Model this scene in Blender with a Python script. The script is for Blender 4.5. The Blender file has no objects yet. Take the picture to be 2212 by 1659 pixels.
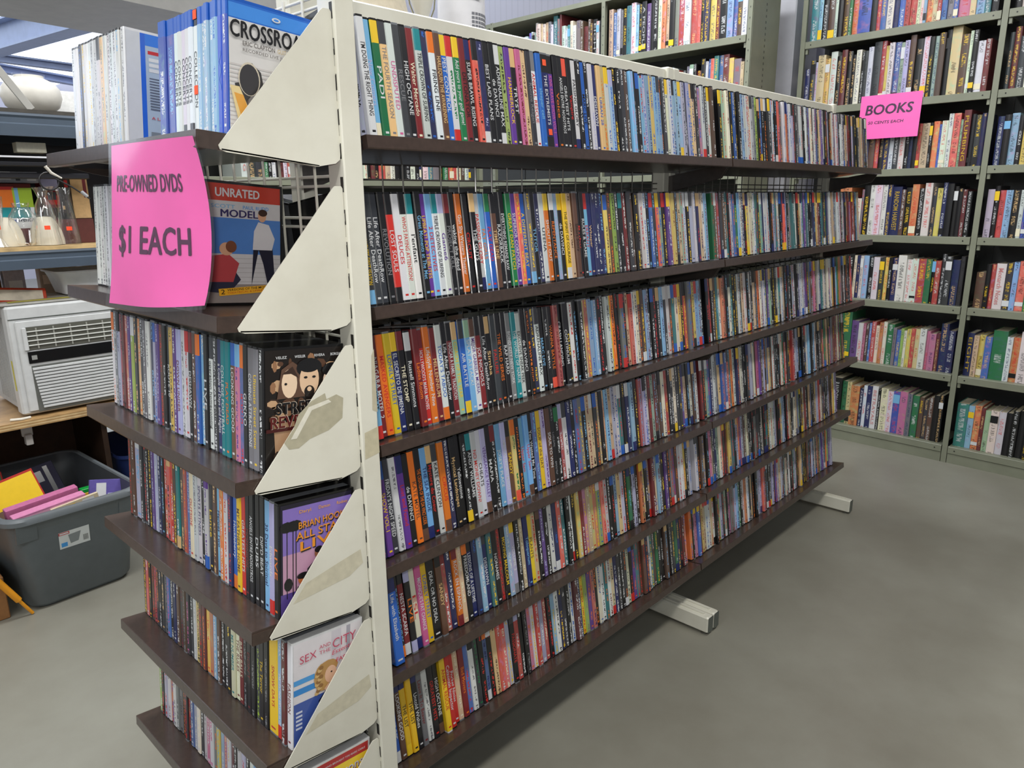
import bpy, bmesh, math, random
from mathutils import Matrix, Vector
random.seed(7)
S = bpy.context.scene
COL = S.collection
PI = math.pi
R = math.radians

# ------------------------------------------------------------------ camera, world, lights, exposure
cam_pos = Vector((-1.9098, -.9818, 1.3284)); YAW, PIT, ROL = .7595, .2468, -.012
cy, sy, cp, sp = math.cos(YAW), math.sin(YAW), math.cos(PIT), math.sin(PIT)
fwd = Vector((cy*cp, sy*cp, -sp)); rgt = Vector((sy, -cy, 0)); upv = rgt.cross(fwd)
cr, sr = math.cos(ROL), math.sin(ROL)
r2 = cr*rgt + sr*upv; u2 = -sr*rgt + cr*upv
cd = bpy.data.cameras.new('camera'); cam = bpy.data.objects.new('camera', cd); COL.objects.link(cam)
cam.matrix_world = Matrix(((r2.x, u2.x, -fwd.x, cam_pos.x), (r2.y, u2.y, -fwd.y, cam_pos.y), (r2.z, u2.z, -fwd.z, cam_pos.z), (0, 0, 0, 1)))
cd.sensor_width = 36; cd.lens = 1578.1/2212*36; cd.clip_start = .02; cd.clip_end = 100
S.camera = cam
w = bpy.data.worlds.new('store_air'); S.world = w; w.use_nodes = True
w.node_tree.nodes['Background'].inputs[0].default_value = (.93, .97, 1, 1)
w.node_tree.nodes['Background'].inputs[1].default_value = .25
def area(name, loc, size, power, rot=(0, 0, 0), col=(1, 1, 1)):
    l = bpy.data.lights.new(name, 'AREA'); l.shape = 'RECTANGLE'; l.size, l.size_y = size; l.energy = power; l.color = col
    o = bpy.data.objects.new(name, l); o.location = loc; o.rotation_euler = rot; COL.objects.link(o); return o
area('aisle_tube_light', (.0, -1.3, 3.3), (2.4, .25), 38, col=(1, .97, .9))
area('aisle_tube_light', (-2.5, -1.3, 3.3), (2.4, .25), 30, (R(12), R(-14), 0), col=(1, .98, .94))
area('gondola_tube_light', (-.6, .9, 3.3), (2.4, .25), 50, col=(.97, .99, 1))
area('rack_tube_light', (-2.4, 1.2, 3.3), (.4, 2.4), 26, (0, R(-12), 0), col=(1, .97, .92))
area('side_aisle_light', (-4.2, -.2, 2.7), (1.2, 1.2), 30, (0, R(-62), 0), col=(.96, .98, 1))
area('bookcase_tube_light', (1.0, 1.4, 3.3), (.25, 2.4), 38, col=(.95, .97, 1))
area('far_skylight', (-.5, 6.0, 2.55), (3, 2), 60, col=(.86, .92, 1))
fl = bpy.data.lights.new('camera_flash', 'SPOT'); fl.energy = 20; fl.spot_size = R(82); fl.spot_blend = 1; fl.shadow_soft_size = .03; fl.color = (1, .98, .95)
flo = bpy.data.objects.new('camera_flash', fl); COL.objects.link(flo); fm = cam.matrix_world.copy(); fm.translation = cam_pos+u2*.045-r2*.05+fwd*-.01; flo.matrix_world = fm
vs = S.view_settings
vs.view_transform = 'Standard'; vs.look = 'None'; vs.gamma = 1; vs.use_curve_mapping = False; vs.exposure = .12

# ------------------------------------------------------------------ helpers
def lin(c):
    return tuple(((v/255)/12.92 if v/255 <= .04045 else ((v/255+.055)/1.055)**2.4) for v in c)
PAL = {k: lin(v) for k, v in dict(
    k=(22, 22, 25), d=(58, 60, 66), g=(125, 126, 130), w=(216, 218, 220), c=(232, 224, 196), r=(206, 44, 38), m=(120, 34, 38), o=(232, 118, 30),
    y=(240, 200, 38), b=(38, 98, 190), n=(28, 38, 98), s=(120, 180, 224), l=(176, 176, 214), p=(98, 56, 148), P=(206, 96, 150), G=(26, 122, 72),
    t=(20, 134, 142), u=(98, 68, 52), L=(164, 196, 52), T=(222, 184, 128), K=(8, 8, 9), e=(240, 90, 66), h=(150, 190, 160), B=(24, 74, 196)).items()}
class MB:
    """collects polygons with a colour, a second colour, uv and a pattern seed each"""
    def __init__(s): s.v = []; s.f = []; s.c = []; s.c2 = []; s.uv = []; s.pt = []; s.m = []
    def face(s, pts, col=(.5, .5, .5), fg=None, uv=None, pat=0, mi=0):
        b = len(s.v); s.v.extend([tuple(p) for p in pts]); s.f.append(list(range(b, b+len(pts))))
        s.c.append(col); s.c2.append(fg or col); s.uv.append(uv or [(0, 0)]*len(pts)); s.pt.append(pat); s.m.append(mi)
    def mesh(s, pts, faces, col, mi=0):
        b = len(s.v); s.v.extend([tuple(p) for p in pts])
        for f in faces:
            s.f.append([b+i for i in f]); s.c.append(col); s.c2.append(col); s.uv.append([(0, 0)]*len(f)); s.pt.append(0); s.m.append(mi)
    def box(s, x0, y0, z0, x1, y1, z1, col=(.5, .5, .5), mi=0, M=None):
        p = [Vector((x, y, z)) for z in (z0, z1) for y in (y0, y1) for x in (x0, x1)]
        if M: p = [M @ q for q in p]
        s.mesh(p, [(0, 2, 3, 1), (4, 5, 7, 6), (0, 1, 5, 4), (2, 6, 7, 3), (0, 4, 6, 2), (1, 3, 7, 5)], col, mi)
    def bbox(s, x0, y0, z0, x1, y1, z1, b, col=(.5, .5, .5), M=None, mi=0):
        """box with chamfered edges"""
        p = []
        for z, i in ((z0, b), (z0+b, 0), (z1-b, 0), (z1, b)):
            for (x, y) in ((x0+b+i, y0+i), (x1-b-i, y0+i), (x1-i, y0+b+i), (x1-i, y1-b-i), (x1-b-i, y1-i), (x0+b+i, y1-i), (x0+i, y1-b-i), (x0+i, y0+b+i)):
                p.append(Vector((x, y, z)))
        if M: p = [M @ q for q in p]
        f = [tuple(range(7, -1, -1)), tuple(range(24, 32))]
        for r in range(3):
            for i in range(8): f.append((r*8+i, r*8+(i+1) % 8, (r+1)*8+(i+1) % 8, (r+1)*8+i))
        s.mesh(p, f, col, mi)
    def prism(s, prof, ax, a0, a1, col=(.5, .5, .5), mi=0, M=None):
        """profile of 2D points extruded along axis ax ('x','y','z')"""
        n = len(prof); p = []
        for a in (a0, a1):
            for (q, r) in prof: p.append(Vector((a, q, r) if ax == 'x' else (q, a, r) if ax == 'y' else (q, r, a)))
        if M: p = [M @ q for q in p]
        s.mesh(p, [tuple(range(n-1, -1, -1)), tuple(range(n, 2*n))]+[(i, (i+1) % n, n+(i+1) % n, n+i) for i in range(n)], col, mi)
    def tube(s, pts, r, n=8, col=(.5, .5, .5), mi=0, cap=True):
        pts = [Vector(p) for p in pts]; rings = []
        for i, p in enumerate(pts):
            d = (pts[min(i+1, len(pts)-1)]-pts[max(i-1, 0)]).normalized()
            a = d.orthogonal().normalized() if i == 0 else (a-d*a.dot(d)).normalized()
            b = d.cross(a); rr = r[i] if isinstance(r, (list, tuple)) else r
            rings.append([p+rr*(math.cos(t)*a+math.sin(t)*b) for t in [2*PI*k/n for k in range(n)]])
        vsl = [q for g in rings for q in g]; f = []
        for i in range(len(pts)-1):
            for k in range(n): f.append((i*n+k, i*n+(k+1) % n, (i+1)*n+(k+1) % n, (i+1)*n+k))
        if cap: f += [tuple(range(n-1, -1, -1)), tuple(range((len(pts)-1)*n, len(pts)*n))]
        s.mesh(vsl, f, col, mi)
    def lathe(s, prof, n=24, c=(0, 0, 0), col=(.5, .5, .5), mi=0, M=None):
        p = []
        for (r, z) in prof:
            for k in range(n): p.append(Vector((c[0]+r*math.cos(2*PI*k/n), c[1]+r*math.sin(2*PI*k/n), c[2]+z)))
        if M: p = [M @ q for q in p]
        f = [(i*n+k, i*n+(k+1) % n, (i+1)*n+(k+1) % n, (i+1)*n+k) for i in range(len(prof)-1) for k in range(n)]
        s.mesh(p, f, col, mi)
    def to_mesh(s, name):
        me = bpy.data.meshes.new(name); me.from_pydata(s.v, [], s.f)
        nl = [len(f) for f in s.f]
        for an, src in (('col', s.c), ('fg', s.c2)):
            a = me.color_attributes.new(an, 'FLOAT_COLOR', 'CORNER'); d = []
            for c, k in zip(src, nl): d.extend((c[0], c[1], c[2], 1)*k)
            a.data.foreach_set('color', d)
        u = me.uv_layers.new(name='uv'); d = []
        for q in s.uv:
            for t in q: d.extend(t)
        u.data.foreach_set('uv', d)
        a = me.attributes.new('pat', 'FLOAT', 'FACE'); a.data.foreach_set('value', s.pt)
        return me
    def build(s, name, mats, parent=None, M=None, smooth=False):
        me = s.to_mesh(name)
        if not isinstance(mats, (list, tuple)): mats = [mats]
        for m in mats: me.materials.append(m)
        me.polygons.foreach_set('material_index', s.m)
        if smooth:
            me.polygons.foreach_set('use_smooth', [True]*len(me.polygons))
            try: me.set_sharp_from_angle(angle=R(38))
            except Exception: pass
        me.update()
        o = bpy.data.objects.new(name, me); COL.objects.link(o)
        if parent is not None: o.parent = parent
        if M is not None: o.matrix_local = M
        return o
def tag(o, label=None, cat=None, group=None, kind=None):
    if label: o['label'] = label
    if cat: o['category'] = cat
    if group: o['group'] = group
    if kind: o['kind'] = kind
    return o
def empty(name, label, cat, loc=(0, 0, 0), rz=0, group=None):
    o = bpy.data.objects.new(name, None); o.empty_display_size = .05; COL.objects.link(o)
    o.location = loc; o.rotation_euler = (0, 0, rz); return tag(o, label, cat, group)

# ------------------------------------------------------------------ materials
def base_mat(name, rough=.5, metal=0, coat=0):
    m = bpy.data.materials.new(name); m.use_nodes = True; nt = m.node_tree; b = nt.nodes['Principled BSDF']
    b.inputs['Roughness'].default_value = rough; b.inputs['Metallic'].default_value = metal; b.inputs['Coat Weight'].default_value = coat
    b.inputs['Coat Roughness'].default_value = .12
    return m, nt, b
def N(nt, t, **kw):
    n = nt.nodes.new(t)
    for k, v in kw.items(): setattr(n, k, v)
    return n
def attr_mat(name, rough=.5, metal=0, coat=0, var=.12, scale=40, bump=0):
    m, nt, b = base_mat(name, rough, metal, coat)
    a = N(nt, 'ShaderNodeAttribute', attribute_name='col')
    tc = N(nt, 'ShaderNodeTexCoord'); no = N(nt, 'ShaderNodeTexNoise'); no.inputs['Scale'].default_value = scale; no.inputs['Detail'].default_value = 4
    nt.links.new(tc.outputs['Object'], no.inputs['Vector'])
    mr = N(nt, 'ShaderNodeMapRange'); mr.inputs[1].default_value = .3; mr.inputs[2].default_value = .7; mr.inputs[3].default_value = 1-var; mr.inputs[4].default_value = 1+var*.3
    nt.links.new(no.outputs['Fac'], mr.inputs[0])
    mx = N(nt, 'ShaderNodeVectorMath', operation='SCALE'); nt.links.new(a.outputs['Color'], mx.inputs[0]); nt.links.new(mr.outputs[0], mx.inputs['Scale'])
    nt.links.new(mx.outputs[0], b.inputs['Base Color'])
    if bump:
        bp = N(nt, 'ShaderNodeBump'); bp.inputs['Strength'].default_value = bump; bp.inputs['Distance'].default_value = .002
        nt.links.new(no.outputs['Fac'], bp.inputs['Height']); nt.links.new(bp.outputs[0], b.inputs['Normal'])
    return m
def printed(name, rough=.35, coat=.5):
    """printed paper: face colour plus small procedural lettering blocks in the second colour where pat > 0"""
    m, nt, b = base_mat(name, rough, 0, coat); L = nt.links.new
    a = N(nt, 'ShaderNodeAttribute', attribute_name='col'); f = N(nt, 'ShaderNodeAttribute', attribute_name='fg'); p = N(nt, 'ShaderNodeAttribute', attribute_name='pat')
    uv = N(nt, 'ShaderNodeUVMap', uv_map='uv'); sp_ = N(nt, 'ShaderNodeSeparateXYZ'); L(uv.outputs[0], sp_.inputs[0])
    def math_(op, a0, b0=None):
        n = N(nt, 'ShaderNodeMath', operation=op)
        for i, q in enumerate((a0, b0)):
            if q is None: continue
            if isinstance(q, (int, float)): n.inputs[i].default_value = q
            else: L(q, n.inputs[i])
        return n.outputs[0]
    U, V = sp_.outputs[0], sp_.outputs[1]
    cx = N(nt, 'ShaderNodeCombineXYZ'); L(math_('MULTIPLY', U, 2.6), cx.inputs[0]); L(math_('MULTIPLY', V, 62.), cx.inputs[1]); L(math_('MULTIPLY', p.outputs['Fac'], 173.), cx.inputs[2])
    no = N(nt, 'ShaderNodeTexNoise'); no.inputs['Scale'].default_value = 1; no.inputs['Detail'].default_value = 1; L(cx.outputs[0], no.inputs['Vector'])
    ink = math_('GREATER_THAN', no.outputs['Fac'], .5)
    mu = math_('LESS_THAN', math_('ABSOLUTE', math_('SUBTRACT', U, .5)), .24)
    cv = N(nt, 'ShaderNodeCombineXYZ'); L(math_('MULTIPLY', V, 2.2), cv.inputs[1]); L(math_('MULTIPLY', p.outputs['Fac'], 91.), cv.inputs[2])
    n2 = N(nt, 'ShaderNodeTexNoise'); n2.inputs['Scale'].default_value = 1.6; n2.inputs['Detail'].default_value = 0; L(cv.outputs[0], n2.inputs['Vector'])
    mv = math_('GREATER_THAN', n2.outputs['Fac'], .45)
    mask = math_('MULTIPLY', math_('MULTIPLY', ink, mu), math_('MULTIPLY', mv, math_('GREATER_THAN', p.outputs['Fac'], .001)))
    # faint picture-like mottling
    cm = N(nt, 'ShaderNodeCombineXYZ'); L(math_('MULTIPLY', U, 1.2), cm.inputs[0]); L(math_('MULTIPLY', V, 9.), cm.inputs[1]); L(math_('MULTIPLY', p.outputs['Fac'], 37.), cm.inputs[2])
    n3 = N(nt, 'ShaderNodeTexNoise'); n3.inputs['Scale'].default_value = 1.3; n3.inputs['Detail'].default_value = 3; L(cm.outputs[0], n3.inputs['Vector'])
    mot = N(nt, 'ShaderNodeMapRange'); mot.inputs[1].default_value = .5; mot.inputs[2].default_value = .75; mot.inputs[3].default_value = 0; mot.inputs[4].default_value = .75
    L(n3.outputs['Fac'], mot.inputs[0]); motm = math_('MULTIPLY', mot.outputs[0], math_('GREATER_THAN', p.outputs['Fac'], .001))
    hs = N(nt, 'ShaderNodeHueSaturation'); L(a.outputs['Color'], hs.inputs['Color']); L(math_('ADD', .3, math_('MULTIPLY', p.outputs['Fac'], .5)), hs.inputs['Hue']); hs.inputs['Value'].default_value = .9; hs.inputs['Saturation'].default_value = .7
    m1 = N(nt, 'ShaderNodeMix', data_type='RGBA'); L(motm, m1.inputs[0]); L(a.outputs['Color'], m1.inputs[6]); L(hs.outputs[0], m1.inputs[7])
    m2 = N(nt, 'ShaderNodeMix', data_type='RGBA'); L(mask, m2.inputs[0]); L(m1.outputs[2], m2.inputs[6]); L(f.outputs['Color'], m2.inputs[7])
    L(m2.outputs[2], b.inputs['Base Color']); return m
M_print = printed('printed_sleeve')
M_book = printed('book_cloth_and_jacket', .42, .15)
M_case = attr_mat('case_plastic', .25, 0, .4, .1, 60)
M_ink = attr_mat('printing_ink', .35, 0, .45, .04, 60)
M_paper = attr_mat('paper', .7, 0, 0, .12, 90)
M_steel = attr_mat('painted_shelf_steel', .38, 0, .1, .1, 12)
M_dark = attr_mat('dark_brown_shelf_enamel', .3, 0, .25, .22, 90, .08)
M_plas = attr_mat('moulded_plastic', .42, 0, .05, .08, 30, .05)
M_wood = attr_mat('wood_board', .6, 0, 0, .3, 25)
M_chrome = attr_mat('bright_metal', .22, 1, 0, .05, 30)
def cream_mat():
    m, nt, b = base_mat('cream_enamel', .42, 0, .08); L = nt.links.new
    tc = N(nt, 'ShaderNodeTexCoord'); no = N(nt, 'ShaderNodeTexNoise'); no.inputs['Scale'].default_value = 7; no.inputs['Detail'].default_value = 8; no.inputs['Roughness'].default_value = .62
    L(tc.outputs['Object'], no.inputs['Vector']); cr_ = N(nt, 'ShaderNodeValToRGB'); e = cr_.color_ramp.elements
    e[0].position = .3; e[0].color = (*lin((212, 209, 194)), 1); e[1].position = .55; e[1].color = (*lin((222, 220, 206)), 1)
    L(no.outputs['Fac'], cr_.inputs[0]); L(cr_.outputs[0], b.inputs['Base Color'])
    n2 = N(nt, 'ShaderNodeTexNoise'); n2.inputs['Scale'].default_value = 600; L(tc.outputs['Object'], n2.inputs['Vector'])
    bp = N(nt, 'ShaderNodeBump'); bp.inputs['Strength'].default_value = .06; bp.inputs['Distance'].default_value = .001; L(n2.outputs['Fac'], bp.inputs['Height']); L(bp.outputs[0], b.inputs['Normal'])
    return m
M_cream = cream_mat()
def floor_mat():
    m, nt, b = base_mat('sealed_concrete', .38); L = nt.links.new
    tc = N(nt, 'ShaderNodeTexCoord'); no = N(nt, 'ShaderNodeTexNoise'); no.inputs['Scale'].default_value = 1.7; no.inputs['Detail'].default_value = 9; no.inputs['Roughness'].default_value = .6
    L(tc.outputs['Object'], no.inputs['Vector']); cr_ = N(nt, 'ShaderNodeValToRGB'); e = cr_.color_ramp.elements
    e[0].position = .25; e[0].color = (*lin((124, 120, 108)), 1); e[1].position = .75; e[1].color = (*lin((150, 149, 138)), 1)
    L(no.outputs['Fac'], cr_.inputs[0])
    vo = N(nt, 'ShaderNodeTexVoronoi'); vo.inputs['Scale'].default_value = 2.6; vo.inputs['Randomness'].default_value = 1; L(tc.outputs['Object'], vo.inputs['Vector'])
    lt = N(nt, 'ShaderNodeMath', operation='LESS_THAN'); lt.inputs[1].default_value = .016; L(vo.outputs['Distance'], lt.inputs[0])
    mx = N(nt, 'ShaderNodeMix', data_type='RGBA'); L(lt.outputs[0], mx.inputs[0]); L(cr_.outputs[0], mx.inputs[6]); mx.inputs[7].default_value = (*lin((60, 55, 50)), 1)
    n3 = N(nt, 'ShaderNodeTexNoise'); n3.inputs['Scale'].default_value = 9; n3.inputs['Detail'].default_value = 9; n3.inputs['Roughness'].default_value = .7; L(tc.outputs['Object'], n3.inputs['Vector'])
    mr = N(nt, 'ShaderNodeMapRange'); mr.inputs[3].default_value = .9; mr.inputs[4].default_value = 1.06; L(n3.outputs['Fac'], mr.inputs[0])
    sc = N(nt, 'ShaderNodeVectorMath', operation='SCALE'); L(mx.outputs[2], sc.inputs[0]); L(mr.outputs[0], sc.inputs['Scale'])
    L(sc.outputs[0], b.inputs['Base Color'])
    r_ = N(nt, 'ShaderNodeMapRange'); r_.inputs[3].default_value = .3; r_.inputs[4].default_value = .5; L(no.outputs['Fac'], r_.inputs[0]); L(r_.outputs[0], b.inputs['Roughness'])
    return m
M_floor = floor_mat()
def glass_mat(name, col=(1, 1, 1), rough=.02, thin=.8, edge=.75):
    m, nt, b = base_mat(name, rough); b.inputs['Transmission Weight'].default_value = 1; b.inputs['Base Color'].default_value = (*col, 1); b.inputs['IOR'].default_value = 1.45
    # walls are modelled as one skin, so let most light straight through
    tr = N(nt, 'ShaderNodeBsdfTransparent'); mx = N(nt, 'ShaderNodeMixShader'); lw = N(nt, 'ShaderNodeLayerWeight'); lw.inputs[0].default_value = .35
    gl = N(nt, 'ShaderNodeBsdfGlossy'); gl.inputs['Roughness'].default_value = rough; gl.inputs['Color'].default_value = (*col, 1)
    mr = N(nt, 'ShaderNodeMapRange'); mr.inputs[3].default_value = max(.012, 1-thin-.1); mr.inputs[4].default_value = edge
    nt.links.new(lw.outputs['Facing'], mr.inputs[0]); nt.links.new(mr.outputs[0], mx.inputs[0]); nt.links.new(tr.outputs[0], mx.inputs[1]); nt.links.new(gl.outputs[0], mx.inputs[2])
    nt.links.new(mx.outputs[0], nt.nodes['Material Output'].inputs['Surface']); return m
M_glass = glass_mat('clear_glass'); M_film = glass_mat('clear_film', thin=.97, rough=.16, edge=.14)
m, nt, b = base_mat('skylight_panel', .6); b.inputs['Base Color'].default_value = (.8, .86, .95, 1); b.inputs['Emission Color'].default_value = (.8, .88, 1, 1); b.inputs['Emission Strength'].default_value = 1.5
wv = N(nt, 'ShaderNodeTexWave'); wv.inputs['Scale'].default_value = 3; tc = N(nt, 'ShaderNodeTexCoord'); nt.links.new(tc.outputs['Object'], wv.inputs[0])
bp = N(nt, 'ShaderNodeBump'); bp.inputs['Strength'].default_value = .3; nt.links.new(wv.outputs[1], bp.inputs['Height']); nt.links.new(bp.outputs[0], b.inputs['Normal'])
M_sky = m
def ribbed(name, c1):
    m, nt, b = base_mat(name, .5); tc = N(nt, 'ShaderNodeTexCoord'); wv = N(nt, 'ShaderNodeTexWave'); wv.inputs['Scale'].default_value = 5; wv.bands_direction = 'Y'
    nt.links.new(tc.outputs['Object'], wv.inputs[0]); cr_ = N(nt, 'ShaderNodeValToRGB'); e = cr_.color_ramp.elements
    e[0].color = (*[v*.9 for v in c1], 1); e[1].color = (*c1, 1); e[0].position = .0; e[1].position = .12; nt.links.new(wv.outputs[1], cr_.inputs[0]); nt.links.new(cr_.outputs[0], b.inputs['Base Color'])
    return m
M_wall = ribbed('metal_wall_sheet', lin((196, 194, 206)))
M_pink = attr_mat('pink_paper', .55, 0, .12, .08, 9)

# ------------------------------------------------------------------ lettering (built-in font turned to flat meshes)
TXT = {}
def prep(strings):
    made = []
    for st in sorted(strings):
        c = bpy.data.curves.new('t', 'FONT'); body, bold = st
        c.body = body; c.size = 1; c.resolution_u = 2 if len(body) > 14 else 3; c.offset = (0, .009, 0)[int(bold)]; c.space_character = 1.02
        o = bpy.data.objects.new('t', c); COL.objects.link(o); made.append((st, o, c))
    bpy.context.view_layer.update(); dg = bpy.context.evaluated_depsgraph_get()
    for st, o, c in made:
        me = o.evaluated_get(dg).to_mesh()
        v = [(q.co.x, q.co.y) for q in me.vertices]; f = [tuple(p.vertices) for p in me.polygons]
        if v:
            x0 = min(q[0] for q in v); x1 = max(q[0] for q in v); v = [(q[0]-x0, q[1]) for q in v]; TXT[st] = (v, f, x1-x0)
        o.evaluated_get(dg).to_mesh_clear()
    for st, o, c in made: bpy.data.objects.remove(o); bpy.data.curves.remove(c)
def put_text(mb, st, fn, col, bold=True, slant=0):
    """fn maps (x,y in em) -> 3D point"""
    if (st, bold) not in TXT: return
    v, f, _ = TXT[(st, bold)]
    for i, (dx, dy) in enumerate(((0, 0), (.024, 0), (-.024, 0), (0, .016), (0, -.016), (.017, .012), (-.017, -.012)) if bold == 2 else ((0, 0),)):
        mb.mesh([Vector(fn(x+dx+slant*y, y+dy))-Vector((.00004*i, 0, 0)) for x, y in v], f, col)

# ------------------------------------------------------------------ DVD rows as read from the photograph: bg | letter colour | title | extras
def row(s):
    out = []
    for it in s.strip().split(';'):
        q = [a.strip() for a in it.strip().split('|')]
        while len(q) < 4: q.append('')
        out.append(q)
    return out
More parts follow.
